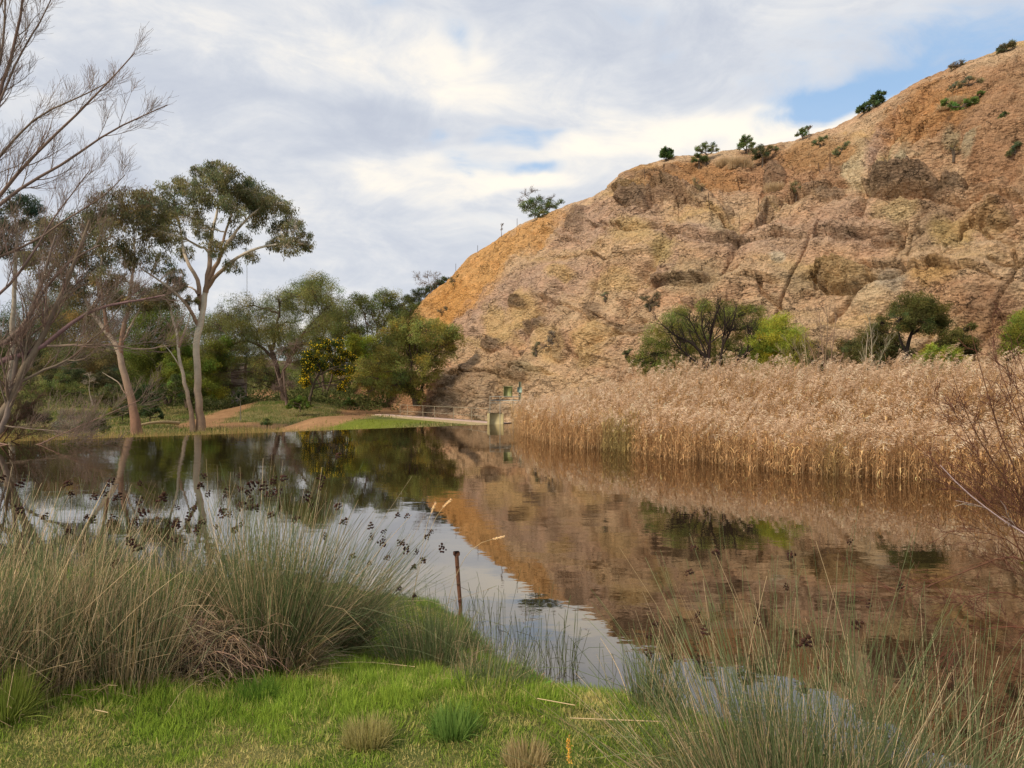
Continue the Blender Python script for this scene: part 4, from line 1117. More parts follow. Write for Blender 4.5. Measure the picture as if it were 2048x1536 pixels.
# ---- along the skyline and on the cliff face
SKY = "bushes scattered along the cliff top"
for nm, lab, px, py, lumps, colr, n_, lf, droop, up in [
        ("bush", "twiggy green bush on the lower shoulder of the cliff skyline", 1078, 436, [(1052, 412, 13), (1070, 408, 16), (1092, 408, 15), (1062, 424, 14), (1085, 424, 14), (1110, 412, 9), (1122, 404, 7)], (.055, .070, .022), 9000, (.2, .035), .1, .5),
        ("bush", "round dense dark green bush alone on the bare crest", 1332, 321, [(1332, 306, 10), (1325, 310, 8), (1339, 309, 8), (1332, 298, 7), (1326, 302, 6), (1340, 302, 6)], (.030, .050, .014), 7000, (.14, .04), .1, 0),
        ("small_tree", "flat-topped umbrella-shaped little tree on the crest", 1414, 320, [(1396, 297, 8), (1410, 291, 9), (1425, 294, 9), (1434, 300, 5), (1402, 303, 6), (1420, 302, 6)], (.060, .072, .030), 4200, (.14, .025), .1, .2),
        ("bush", "low dark bush at the foot of the umbrella-shaped tree", 1398, 326, [(1388, 318, 7), (1402, 317, 9), (1412, 318, 6), (1394, 311, 6)], (.048, .060, .020), 3000, (.14, .03), .1, .1),
        ("small_tree", "spiky upright little tree rising from scrub on the crest", 1492, 303, [(1490, 283, 9), (1482, 292, 8), (1499, 278, 6), (1503, 290, 8), (1487, 275, 5)], (.050, .064, .024), 4200, (.17, .03), .1, .4),
        ("bush", "sprawling mixed scrub right of the spiky tree on the crest", 1525, 316, [(1505, 303, 10), (1520, 300, 11), (1538, 298, 9), (1515, 312, 9), (1532, 308, 8), (1550, 297, 6)], (.066, .068, .032), 6000, (.16, .025), .1, .4),
        ("small_tree", "thin sapling-like tree with open twigs near the crest's blue gap", 1605, 276, [(1601, 264, 6), (1608, 260, 7), (1615, 256, 5), (1597, 268, 5), (1610, 268, 5)], (.055, .075, .026), 2000, (.14, .028), .1, .3),
        ("bush", "lower of two dark bushes side by side on the steep skyline", 1728, 226, [(1722, 216, 7), (1730, 211, 7), (1718, 222, 5), (1735, 218, 6)], (.036, .052, .022), 2600, (.16, .035), .1, .2),
        ("bush", "upper larger of two dark bushes on the steep skyline", 1752, 212, [(1748, 196, 9), (1758, 190, 9), (1742, 204, 7), (1763, 198, 7), (1766, 185, 5), (1752, 205, 7)], (.030, .046, .020), 4800, (.17, .038), .1, .2),
        ("bush", "grey-green scrub highest on the cliff at the photo's right edge", 2012, 100, [(2005, 95, 9), (2018, 90, 9), (1998, 103, 7), (2026, 88, 7), (2010, 104, 7)], (.066, .066, .036), 4500, (.15, .02), .1, .5),
        ("bush", "dry dark scrub on the skyline below the highest scrub", 1918, 134, [(1910, 130, 7), (1922, 126, 7), (1930, 132, 6), (1900, 134, 5)], (.075, .062, .036), 2200, (.13, .02), .1, .4),
        ("bush", "green shrub clump under the pale grass tuft high on the face", 1925, 216, [(1905, 212, 9), (1920, 216, 9), (1935, 205, 9), (1950, 200, 8), (1962, 190, 9), (1890, 205, 8)], (.060, .088, .024), 5200, (.14, .025), .1, .4),
        ("bush", "olive brush fringe above the pale grass tuft high on the face", 1940, 172, [(1920, 168, 9), (1938, 160, 9), (1958, 162, 8), (1905, 176, 7)], (.085, .080, .045), 3200, (.13, .018), .1, .6),
        ("bush", "dark green bush on the far right of the red upper slope", 2006, 242, [(2004, 236, 8), (2012, 228, 7), (2000, 246, 7), (2018, 244, 6)], (.045, .060, .024), 2600, (.14, .025), .1, .3),
        ("bush", "greenish scrub beside the red slope at the right edge below the dark bush", 2030, 300, [(2025, 296, 8), (2036, 290, 7), (2018, 306, 6)], (.062, .072, .036), 2000, (.13, .02), .1, .4),
        ("bush", "sage-grey shrub in the red hollow under the crest scrub", 1405, 386, [(1395, 366, 9), (1406, 376, 10), (1415, 388, 8), (1388, 360, 7)], (.115, .095, .055), 3600, (.12, .012), .1, .6),
        ("bush", "small green shrub on the shoulder right of the red hollow", 1640, 290, [(1632, 286, 7), (1642, 280, 7), (1650, 276, 5)], (.070, .078, .034), 1800, (.13, .02), .1, .4),
        ("bush", "leggy green shrub at the head of the pale flutes", 1684, 300, [(1672, 304, 7), (1684, 296, 8), (1694, 288, 6), (1678, 312, 6)], (.080, .088, .042), 2300, (.13, .018), .1, .5),
        ("bush", "thin olive shrub with forked stem below the two pickets", 1592, 392, [(1582, 372, 8), (1592, 366, 8), (1602, 374, 7), (1588, 380, 7)], (.110, .094, .045), 2300, (.12, .012), .1, .5),
        ("bush", "forked dry shrub on the red slope above the big dark outcrop", 1907, 315, [(1900, 294, 7), (1910, 290, 7), (1916, 298, 6), (1904, 302, 6)], (.105, .080, .042), 1500, (.12, .012), .1, .5),
        ("bush", "dark trailing scrub in the gully at mid height of the face", 1300, 615, [(1290, 595, 10), (1302, 605, 12), (1312, 590, 9), (1298, 615, 9), (1318, 610, 8)], (.072, .066, .040), 4200, (.12, .016), .2, .4),
        ("bush", "dusty grey scrub in the lower gully left of the ochre dome", 1105, 690, [(1096, 680, 10), (1108, 672, 12), (1118, 686, 12), (1088, 692, 8), (1120, 700, 8)], (.105, .085, .066), 4200, (.12, .014), .2, .4),
        ("bush", "narrow dark weed under the grey scrub left of the ochre dome", 1072, 704, [(1070, 696, 6), (1075, 688, 6), (1068, 706, 5)], (.060, .062, .036), 1300, (.12, .016), .2, .4),
        ("bush", "tiny dark green shrub at the right base of the ochre dome", 1257, 716, [(1250, 706, 7), (1260, 702, 7), (1256, 714, 7)], (.046, .056, .024), 2000, (.12, .02), .1, .3),
        ("bush", "little green weed on the mauve band of the face", 1210, 594, [(1204, 590, 5), (1214, 586, 5), (1210, 598, 4)], (.075, .078, .040), 900, (.11, .016), .1, .4),
        ("bush", "dark clinging scrub on the orange left slope", 912, 566, [(905, 560, 7), (918, 554, 7), (912, 568, 6)], (.066, .062, .030), 1800, (.14, .02), .1, .3),
        ("bush", "small scrub in a fold low on the orange left slope", 888, 626, [(880, 622, 6), (892, 618, 6), (888, 632, 5)], (.080, .062, .036), 1400, (.14, .02), .1, .3)]:
    p = cliff_pt(px, py); Yb = p[1] - .15
    colr = tuple(1.6 * c_ for c_ in colr); n_ = int(n_ * .62)
    root = tree(nm, lab, "bush" if nm == "bush" else "small tree", Yb, (px, 768 - (p[2] - CH) / Yb * F), [([(px, 768 - (p[2] - CH) / Yb * F + 1), (px + 1, (py + lumps[0][1]) / 2), (lumps[0][0], lumps[0][1] + 2)], .07, .04), ([(px, py), (px - 3, (py + lumps[1][1]) / 2), (lumps[1][0], lumps[1][1] + 2)], .05, .03)],
                lumps, lf, 300 + px, colr, SKY, n=n_, sub=9, subr=.52, droop=droop, up=up, bark=(.11, .085, .065), twigs=1.2, depth=.7)
for lab, px, py, lumps, seed in [("leafless grey twiggy shrub standing up behind the green bush on the cliff shoulder", 1070, 432, [(1050, 388, 12), (1068, 380, 12), (1082, 392, 11), (1105, 396, 10), (1040, 402, 9)], 61),
                                 ("leafless brown shrub at the left end of the cliff skyline", 862, 586, [(835, 552, 15), (855, 548, 15), (874, 550, 14), (845, 566, 14), (868, 568, 13)], 62), ("thin bare sapling on the skyline near the cliff's left shoulder", 1003, 474, [(1003, 458, 4), (1005, 448, 4)], 63),
                                 ("wispy bare twigs beside the thin tree near the crest's blue gap", 1618, 272, [(1617, 258, 5), (1622, 252, 4)], 64)]:
    p = cliff_pt(px, py); Yb = p[1] - .1; bpy_ = 768 - (p[2] - CH) / Yb * F
    tree("bare_shrub", lab, "shrub", Yb, (px, bpy_), [([(px, bpy_ + 1), (px, (py + lumps[0][1]) / 2), (lumps[0][0], lumps[0][1] + 4)], .06, .03)], lumps, (.1, .1), seed, (.1, .1, .1), SKY, bark=(.20, .16, .13), bark2=(.22, .18, .155), wood_only=True, twigs=2.2, sub=9, up=.5, depth=.7)
# dark scrub filling the saddle where the cliff skyline meets the trees
for lab, lumps, base_, seed, colr in [("dark scrub strip hugging the lowest end of the cliff skyline", [(812, 604, 13), (828, 594, 14), (846, 586, 13), (864, 578, 11), (880, 566, 10), (893, 556, 8)], (850, 612), 65, (.050, .062, .026)),
                                      ("green brush under the leafless shrub at the skyline's left end", [(800, 622, 14), (815, 632, 14), (790, 640, 14), (832, 610, 12)], (805, 655), 66, (.066, .086, .030))]:
    tree("bush", lab, "bush", 116, base_, [([base_, (base_[0], base_[1] - 14)], .1, .06)], lumps, (.2, .03), seed, colr, SKY, n=13000, lsc=1.2, sub=13, subr=.5, droop=.1, bark=(.11, .085, .065), depth=.6)

# star pickets of a broken fence line
pk = [("rusty star picket at the left end of the slope under the crest", 1292, 360, 15, -10), ("tall thin picket on the slope just below the crest's rounded corner", 1328, 354, 21, 0), ("leaning picket at the left lip of the red hollow", 1417, 414, 33, -6), ("upright picket at the right lip of the red hollow", 1512, 412, 32, 1),
      ("left one of two pickets close together above the big dark outcrop", 1633, 340, 26, -10), ("right one of two pickets close together above the big dark outcrop", 1657, 336, 30, 0), ("short picket standing on the pale flute high on the face", 1824, 272, 10, -3),
      ("thin picket on the skyline beside the leafless grey shrub", 1033, 447, 16, 0), ("lone picket on the orange skyline left of the grey shrub", 956, 498, 12, 0), ("picket at the very left of the orange skyline", 911, 548, 22, 0)]
for lab, px, py, hpx, lean in pk:
    p = cliff_pt(px, py); p[1] -= .25; h_ = hpx * p[1] / F
    top = p + np.array([math.sin(math.radians(lean)) * h_, 0, h_])
    mb = MB()
    for a in (0, 2.09, 4.19):      # three fins of a star picket
        d_ = np.array([math.cos(a), math.sin(a), 0]) * .035
        mb.add([p - (0, 0, .4), p + d_ - (0, 0, .4), top + d_, top], [(0, 1, 2, 3)], (.10, .07, .055))
    mb.tubes(np.array([p - (0, 0, .4), top])[None], np.full((1, 2), .022), 4, (.10, .07, .055))
    o = mb.build("star_picket", M_rust); tag(o, lab, "picket", "star pickets of the old fence on the cliff")
a = cliff_pt(1417, 414); b = cliff_pt(1512, 412)
q = np.linspace(0, 1, 14)[:, None]; a[2] += .9; b[2] += 1.0; a[1] -= .25; b[1] -= .25
wv = a * (1 - q) + b * q; wv[:, 2] -= .25 * np.sin(q[:, 0] * 3.14)
mb = MB(); mb.tubes(wv[None], np.full((1, 14), .014), 3, (.12, .10, .085)); o = mb.build("fence_wire", M_rust); tag(o, "slack wire strung between the two pickets across the red hollow", "wire")


# ---- tufts of pale dry grass on the cliff
def tuft(name, label, cat, base, n, length, spread, colA, colB, rng, width=.006, mat=None, group=None, rad=.1, k=4, lean=(0, 0, 0), sides=0, parent=None, sag=.5):
    th = rng.uniform(0, 2 * np.pi, n); el_ = np.abs(rng.normal(size=n)) * spread
    el_ = np.clip(el_, 0, 1.45)
    D = np.stack([np.cos(th) * np.sin(el_), np.sin(th) * np.sin(el_), np.cos(el_)], 1) + np.array(lean); D /= np.linalg.norm(D, axis=1)[:, None]
    rr = rad * np.sqrt(rng.uniform(0, 1, n))
    B = np.array(base) + np.stack([np.cos(th) * rr, np.sin(th) * rr, 0 * rr], 1)
    L = length * ((.40 + .70 * rng.uniform(0, 1, n) ** 1.9) if sides else rng.uniform(.45, 1.1, n))
    q = np.linspace(0, 1, k)
    P = B[:, None] + D[:, None] * (L[:, None] * q[None])[..., None]
    P[..., 2] -= (sag * np.sin(el_) ** 2 * L)[:, None] * q[None] ** 2 * .6
    P += (rng.normal(size=(n, 1, 3)) * (.10 if sides else .05) * L[:, None, None]) * (q ** 2.2)[None, :, None]
    if sides and k > 4:                              # some stems are snapped over
        bk = rng.uniform(size=n) < .07
        P[bk, 4:, 2] -= (L[bk, None] * np.array([.16, .42])); P[bk, 4:, :2] += (D[bk, None, :2] * 1.2 + rng.normal(size=(bk.sum(), 1, 2)) * .25) * (L[bk, None] * np.array([.10, .22]))[..., None]
    t = rng.uniform(0, 1, (n, 1)) ** 1.3
    c = (np.array(colA) * (1 - t) + np.array(colB) * t) * (1 + .18 * rng.normal(size=(n, 1)))
    c = np.clip(c, .01, .9)
    m = MB()
    if sides: m.tubes(P, width * np.linspace(1, .35, k)[None] * rng.uniform(.7, 1.3, (n, 1)), sides, c)
    else:
        S = np.cross(D, rng.normal(size=(n, 3))); S /= np.linalg.norm(S, axis=1)[:, None]
        m.blades(P, S, width * np.linspace(1, .2, k)[None] * np.ones((n, 1)), c)
    return m, P, c


rng = Rg(77)
for lab, px, py, w_ in [("pale straw grass tuft high on the red slope", 1900, 208, 26), ("bleached dry grass tuft hanging over the red hollow's lip", 1482, 328, 18), ("small straw grass tuft left of the crest scrub", 1450, 326, 12), ("dry grass tuft inside the shaded side of the red hollow", 1545, 372, 12)]:
    p = cliff_pt(px, py); sc_ = p[1] / F
    M_ = MB()
    for j in range(9):
        m, _, _ = tuft("", "", "", p + np.array([rng.uniform(-1, 1) * w_ * sc_, -.2, rng.uniform(-.3, .3)]), 260, 17 * sc_, .45, (.34, .25, .14), (.48, .37, .24), rng, .012, rad=.35)
        for k_ in (3, 4): M_.f[k_] += [a + M_.n for a in m.f[k_]]
        M_.v += m.v; M_.c += m.c; M_.n += m.n
    o = M_.build("grass_tuft", M_grass); tag(o, lab, "grass tuft", "dry grass tufts on the cliff")

# ---- trees between the reeds and the cliff
CF = "trees between the reed bed and the cliff"


def bare(name, label, cat, Y, limbs, levels, seed, col, group=None, sides=(7, 4, 3), dep=0.0, partname="branches", up=.25):
    rng = Rg(seed)
    base = W(limbs[0][0][0][0], limbs[0][0][0][1], Y)
    root = empty(name, base); tag(root, label, cat, group)
    tm = MB(); LP, LR = [], []
    for pth, r0, r1 in limbs:
        P = resample(px_path(pth, Y), 14); R = np.linspace(r0, r1, 14)
        P[1:-1] += rng.normal(size=(12, 3)) * R[1:-1, None] * .3
        LP.append(P); LR.append(R)
    LP = np.array(LP); LR = np.array(LR)
    cols = tints(len(LP), col, rng, .12, .04)
    tm.tubes(LP, LR, sides[0], cols); under(tm.build("trunk", M_bark, smooth=True), root)
    wm = MB(); P, R = LP, LR
    for li, (m, ln, ang, wig, k, rk, upb) in enumerate(levels):
        P2, R2 = grow(P, R, m, ln, ang, rng, up=upb, wig=wig, k=k, rk=rk, t0=.12 if li else .2)
        R2 = np.maximum(R2, .0022 if Y < 10 else .0013 * Y / 9)
        wm.tubes(P2, R2, sides[1] if li == 0 else sides[2], tints(len(P2), col, rng, .15, .05))
        P, R = P2, R2
    under(wm.build(partname, M_twig), root)
    return root, P


lumps_sets = [
    ("willow_bush", "fine-leaved green bush wrapped round the black bare tree behind the reeds", "bush", 43.5, (1420, 762), [(1345, 650, 30), (1380, 635, 30), (1420, 625, 28), (1465, 630, 30), (1500, 655, 28), (1320, 685, 26), (1350, 700, 30), (1300, 710, 22), (1310, 735, 22), (1345, 735, 24), (1380, 725, 24), (1470, 700, 30), (1510, 710, 26), (1430, 720, 26), (1400, 680, 30), (1500, 620, 18), (1275, 720, 14), (1375, 755, 14), (1460, 750, 14)], (.098, .115, .030), 40000, (.12, .014)),
    ("willow_bush", "glowing yellow-green willow bush behind the middle of the reed bed", "bush", 41, (1560, 762), [(1540, 650, 24), (1565, 655, 26), (1590, 680, 24), (1530, 680, 26), (1560, 690, 30), (1595, 710, 20), (1535, 715, 28), (1570, 725, 26), (1545, 745, 20), (1515, 745, 18), (1600, 735, 16)], (.155, .180, .030), 30000, (.12, .015)),
    ("wattle_tree", "dark wattle with crooked black trunk and clumped crown behind the reeds", "wattle", 37, (1822, 770), [(1812, 612, 22), (1840, 610, 22), (1866, 622, 24), (1885, 640, 16), (1800, 636, 20), (1830, 642, 24), (1858, 650, 20), (1905, 672, 18), (1930, 680, 16), (1895, 695, 20), (1925, 705, 18), (1945, 700, 12), (1850, 605, 12), (1870, 700, 14), (1940, 655, 10)], (.062, .068, .024), 28000, (.10, .016)),
    ("wattle_tree", "low spreading olive wattle left of the crooked dark wattle", "wattle", 38.5, (1765, 765), [(1762, 645, 14), (1745, 665, 20), (1775, 670, 20), (1722, 690, 20), (1755, 695, 24), (1790, 690, 20), (1805, 705, 18), (1735, 715, 22), (1775, 718, 20), (1700, 705, 14), (1760, 738, 16)], (.070, .074, .028), 21000, (.10, .015)),
    ("willow_bush", "small bright green willow bush in front of the dark wattles", "bush", 35, (1880, 770), [(1850, 720, 16), (1872, 706, 16), (1895, 708, 16), (1915, 722, 14), (1880, 728, 18), (1842, 738, 12), (1905, 740, 14), (1925, 738, 9), (1860, 745, 12), (1822, 735, 8)], (.135, .165, .032), 14000, (.11, .015)),
    ("willow_bush", "leafy bright green willow cut off by the photo's right edge", "bush", 34, (2050, 770), [(2042, 640, 20), (2060, 655, 30), (2028, 668, 18), (2045, 690, 26), (2022, 710, 16), (2040, 725, 18), (2070, 710, 30), (2085, 670, 30), (2015, 735, 10), (2060, 620, 16)], (.120, .145, .030), 20000, (.11, .015)),
    ("bush", "dull brownish bush at the left end of the trees behind the reeds", "bush", 45, (1672, 765), [(1660, 720, 16), (1680, 712, 18), (1640, 735, 14), (1690, 735, 16), (1665, 745, 16), (1645, 705, 12), (1620, 720, 18), (1600, 745, 18), (1630, 690, 14), (1700, 745, 16), (1700, 720, 16), (1680, 690, 14), (1715, 690, 14), (1610, 700, 12)], (.105, .092, .042), 15000, (.1, .014)),
]
for nm, lab, cat, Y, bp_, lumps, colr, n_, lf in lumps_sets:
    colr = (colr[0] * 1.2, colr[1] * 1.1, colr[2])
    bz = 768 - (gz((bp_[0] - 1024) / F * Y, Y) - CH) / Y * F
    cx_ = bp_[0]; top = min(l[1] for l in lumps)
    if "crooked" in lab:
        tr = [([(1822, bz), (1822, 762), (1818, 745), (1811, 728), (1812, 700), (1822, 670), (1835, 640)], .16, .06), ([(1818, 745), (1826, 725), (1850, 705), (1860, 690), (1890, 678)], .09, .03), ([(1812, 705), (1800, 680), (1795, 650)], .07, .03), ([(1822, 670), (1850, 650), (1862, 630)], .06, .03)]
    else:
        mx_ = sum(l[0] for l in lumps) / len(lumps)
        tr = [([(cx_, bz), (cx_ - 6, 740), (mx_ - 10, (730 + top) / 2)], .10, .04), ([(cx_ + 3, bz), (cx_ + 18, 740), (mx_ + 30, (730 + top) / 2)], .09, .04), ([(cx_ - 3, bz), (cx_ - 26, 740), (mx_ - 40, (740 + top) / 2 + 8)], .08, .03)]
    tree(nm, lab, cat, Y, (cx_, bz), tr, lumps, lf, len(lab) * 13 + int(Y), colr, CF, bark=(.045, .035, .03), n=int(n_ * 1.7), sub=18, subr=.5, droop=.35, up=.25, twigs=1.3, lsc=1.3)
bz = 775
bare("bare_tree", "black leafless tree with upswept curving limbs behind the reeds", "bare tree", 40.5,
     [([(1420, bz), (1420, 745), (1412, 715), (1390, 690), (1350, 672), (1325, 650)], .13, .03), ([(1420, bz), (1418, 720), (1420, 680), (1428, 640), (1440, 610)], .12, .03), ([(1437, bz), (1438, 730), (1446, 690), (1465, 655), (1470, 625)], .11, .03),
      ([(1440, bz), (1462, 735), (1490, 712), (1500, 680), (1494, 650)], .10, .025), ([(1418, 740), (1395, 728), (1370, 705), (1352, 690), (1340, 670)], .07, .02), ([(1414, 715), (1400, 680), (1385, 650), (1375, 635)], .07, .02), ([(1419, 700), (1405, 660), (1402, 625)], .06, .02), ([(1445, 690), (1450, 650), (1448, 612)], .06, .02), ([(1490, 712), (1512, 690), (1506, 660)], .05, .02)],
     [(7, 1.3, (.3, .9), .16, 6, .6, .6), (5, .7, (.3, .9), .18, 5, .62, .6), (4, .4, (.3, .9), .2, 4, .7, .5)], 71, (.035, .026, .022), CF)
for lab, stems, seed, colr in [("clump of tall leafless pinkish saplings between the yellow-green willow and the wattles", [[(1652, bz), (1648, 720), (1642, 670), (1638, 622)], [(1656, bz), (1662, 720), (1668, 670), (1672, 630)], [(1646, bz), (1632, 725), (1618, 690), (1608, 660)], [(1660, bz), (1678, 730), (1692, 690), (1702, 655)], [(1650, bz), (1652, 700), (1656, 650), (1652, 610)]], 72, (.30, .20, .145)),
                               ("two pale slim bare saplings standing in front of the olive wattle", [[(1732, bz), (1733, 735), (1732, 700), (1736, 665)], [(1738, bz), (1742, 735), (1744, 700), (1741, 655), (1735, 630)], [(1740, bz), (1755, 735), (1768, 700), (1780, 680)]], 73, (.34, .29, .20)),
                               ("bare whippy saplings leaning left at the edge of the yellow-green willow", [[(1615, bz), (1600, 740), (1580, 720), (1565, 705)], [(1618, bz), (1610, 735), (1595, 705), (1580, 690)], [(1622, bz), (1614, 720), (1610, 690), (1608, 665)], [(1605, bz), (1590, 750), (1565, 735)]], 74, (.30, .24, .14))]:
    bare("bare_sapling", lab, "sapling", 39.5 if seed == 72 else 36.5, [(s, .042, .012) for s in stems], [(9, 1.0, (.25, .7), .12, 5, .6, .9), (5, .5, (.3, .8), .15, 4, .7, .8)], seed, colr, CF, sides=(5, 3, 3))

# ---- the big leafless willow on the left
YB = 30.0
limbs = [([(-60, 905), (-30, 870), (10, 815), (45, 745), (90, 665), (125, 590), (150, 520), (180, 440)], .24, .05),
         ([(-60, 905), (10, 860), (22, 800), (30, 740), (40, 690), (62, 620), (90, 540), (112, 470)], .15, .04),
         ([(-120, 800), (-60, 755), (0, 722), (40, 712), (95, 690), (130, 655), (180, 620), (250, 605), (330, 590)], .17, .03),
         ([(-140, 760), (-60, 715), (0, 695), (50, 655), (75, 600), (100, 560), (140, 520), (200, 490)], .16, .03),
         ([(30, 770), (75, 745), (130, 725), (170, 690), (215, 650), (250, 600)], .07, .02),
         ([(95, 692), (150, 690), (220, 690), (290, 700), (340, 690)], .06, .015),
         ([(-140, 700), (-80, 540), (0, 380), (60, 320), (130, 250), (200, 180), (250, 130), (270, 105)], .13, .02),
         ([(-120, 620), (-40, 450), (20, 385), (90, 350), (160, 305), (230, 255), (290, 230), (335, 210)], .11, .02),
         ([(-120, 560), (-60, 400), (0, 310), (60, 240), (110, 215), (170, 190), (215, 165)], .09, .02),
         ([(-90, 520), (-40, 330), (0, 190), (20, 120), (40, 60), (45, 10), (50, -60)], .13, .04), ([(-60, 400), (-10, 230), (20, 150), (50, 90), (85, 40), (110, -20)], .08, .02),
         ([(-70, 350), (-20, 200), (5, 100), (10, 20), (12, -50)], .09, .03), ([(-100, 600), (-20, 520), (60, 490), (130, 440), (200, 400), (250, 350)], .08, .015),
         ([(-80, 650), (0, 590), (60, 520), (110, 430), (150, 380), (180, 340)], .08, .015), ([(-100, 880), (-20, 880), (50, 900), (120, 870), (200, 835), (280, 800)], .045, .012), ([(-80, 820), (0, 850), (60, 858), (130, 862), (180, 880)], .03, .01),
         ([(-150, 620), (-100, 300), (-60, 100), (-50, -60)], .2, .08), ([(-120, 500), (-80, 300), (-20, 60), (30, -60)], .09, .03), ([(-60, 905), (-100, 700), (-120, 560), (-150, 400)], .3, .2)]
bare("bare_tree", "large leafless grey-barked willow spreading in from the photo's left edge", "bare tree", YB, [(p, a * .9, b) for p, a, b in limbs],
     [(14, 2.3, (.25, .75), .07, 7, .40, .45), (8, 1.1, (.3, .8), .09, 5, .55, .55), (5, .6, (.3, .75), .10, 4, .75, .5)], 81, (.235, .17, .135), sides=(8, 4, 3))
# tangle of brown brush round its foot
bare("bare_shrub", "dense brown leafless brush at the foot of the big willow", "shrub", 31.5, [([(-20, 890), (-10, 850), (-5, 810), (10, 770)], .04, .01), ([(-10, 890), (20, 850), (50, 825), (70, 800)], .04, .01), ([(-30, 890), (-40, 840), (-60, 790)], .04, .01), ([(10, 890), (50, 870), (90, 860)], .03, .01), ([(0, 890), (25, 860), (30, 820)], .03, .01)],
     [(16, 1.0, (.3, 1.1), .14, 5, .6, .1), (7, .6, (.3, 1.), .15, 4, .7, .1), (3, .35, (.3, 1.), .15, 3, .8, .0)], 82, (.15, .09, .06), sides=(5, 3, 3))
# ------------------------------------------------------------------ the reed bed (uncountable: one object)
rng = Rg(900)
N = 15000
cand_y = rng.uniform(15, 46, N * 8); cand_x = rng.uniform(-2, 62, N * 8)
d, sd = seg_dist(cand_x, cand_y, reed_front); ins = d * sd
keep = (ins > 0) & (ins < 13.5) & (cand_x / cand_y * F + 1024 < 2350)
keep &= cand_y < np.interp(cand_x / cand_y * F + 1024, [1010, 1060, 1240, 1500, 2048, 2400], [41.5, 42, 40.5, 36.5, 32.5, 31])
# front rows dense, thinner behind where only the plumes show; ragged front edge
rag = 1.1 * fbm(cand_x / 1.1, cand_y / 1.1, 0, 3, .6, 901)
keep &= ins > .25 + rag
pr = np.where(ins < 2.5, 1.0, .42) * np.clip(26 / cand_y, .6, 1.0)
keep &= rng.uniform(0, 1, len(ins)) < pr
cx, cy, ci = cand_x[keep][:N], cand_y[keep][:N], ins[keep][:N]
n = len(cx)
hbase = 1.30 + 1.20 * sstep(ci, 0, 9.5) + .42 * fbm(cx / 1.6, cy / 1.6, 0, 3, .6, 905)
hbase = hbase * (1 + .30 * (1 - sstep(cx / cy * F + 1024, 1080, 1650)))
hR = hbase * np.clip(rng.normal(.96, .10, n) - rng.uniform(0, .42, n) * (1 - sstep(ci, .5, 4.5)), .5, 1.22)
z0 = H(cx, cy) - .1; z0 = np.maximum(z0, -.5)
top = np.maximum(z0, 0) + hR
lean = rng.normal(size=(n, 2)) * np.where(rng.uniform(size=(n, 1)) < .12, .34, .11) + np.array([.05, -.02])
q = np.linspace(0, 1, 5)
P = np.zeros((n, 5, 3))
P[..., 0] = cx[:, None] + lean[:, 0:1] * hR[:, None] * q[None] ** 1.6
P[..., 1] = cy[:, None] + lean[:, 1:2] * hR[:, None] * q[None] ** 1.6
P[..., 2] = z0[:, None] + (top - z0)[:, None] * q[None]
mb = MB()
tc_ = rng.uniform(0, 1, (n, 1))
stc = np.array([.46, .28, .14]) * (1 - tc_) + np.array([.68, .45, .24]) * tc_
stc *= 1 + .15 * rng.normal(size=(n, 1))
grn = sstep(fbm(cx / 2.5, cy / 2.5, 0, 2, .5, 907), .12, .4)[:, None] * (ci[:, None] < 2.5) * .55
stc = stc * (1 - grn) + np.array([.27, .27, .09]) * grn
mb.tubes(P, .0085 * np.linspace(1, .55, 5)[None] * rng.uniform(.8, 1.3, (n, 1)), 3, stc)
# long arching dead leaves
nl = 6
ii = np.repeat(np.arange(n), nl); N2 = len(ii)
tt = rng.uniform(.12, .92, N2); az_ = rng.uniform(0, 2 * np.pi, N2)
b0 = np.stack([np.array([np.interp(t, q, P[i, :, a]) for t, i in zip(tt, ii)]) if False else P[ii, 0, a] + (P[ii, 4, a] - P[ii, 0, a]) * (tt ** 1.6 if a < 2 else tt) for a in range(3)], 1)
L = rng.uniform(.18, .48, N2)
d0 = np.stack([np.cos(az_) * .6, np.sin(az_) * .6, np.full(N2, .9)], 1)
k = 4; qq = np.linspace(0, 1, k)
LPp = b0[:, None] + d0[:, None] * (L[:, None] * qq)[..., None]
LPp[..., 2] -= (L * rng.uniform(.5, 1.5, N2))[:, None] * qq[None] ** 2
S = np.stack([-np.sin(az_), np.cos(az_), .2 * rng.normal(size=N2)], 1)
lc = stc[ii] * rng.uniform(.8, 1.35, (N2, 1)) * np.array([1.05, 1.0, .9])
mb.blades(LPp, S, .011 * np.array([.7, 1, .7, .1])[None] * rng.uniform(.7, 1.5, (N2, 1)), np.clip(lc, .02, .8))
# plumes: a drooping head of many fine sprays
pm = rng.uniform(0, 1, n) < np.clip(.34 + ci / 22, 0, .62)
pi = np.nonzero(pm)[0]
ns = 34
jj = np.repeat(pi, ns); N3 = len(jj)
pl = rng.uniform(.34, .60, n)
t = rng.uniform(0, 1, N3)
drp = np.stack([rng.normal(size=n) * .25 + .30, rng.normal(size=n) * .25 - .05], 1)
bx = P[jj, 4] + np.stack([drp[jj, 0] * t ** 2 * pl[jj], drp[jj, 1] * t ** 2 * pl[jj], (t - .35) * pl[jj] * .95 - .25 * t ** 2 * pl[jj]], 1)
wdt = .075 * np.sin(np.clip(t * .9 + .12, 0, 1) * math.pi) + .008
o3 = rng.normal(size=(N3, 3)) * np.array([1, 1, .6]); o3 /= np.linalg.norm(o3, axis=1)[:, None]
bx = bx + o3 * (wdt * rng.uniform(.1, 1, N3))[:, None]
D3 = o3 * .5 + np.array([.25, 0, .1]) + np.stack([drp[jj, 0], drp[jj, 1], -.55 * t], 1) + rng.normal(size=(N3, 3)) * .15
tint = rng.uniform(0, 1, n)[jj][:, None]
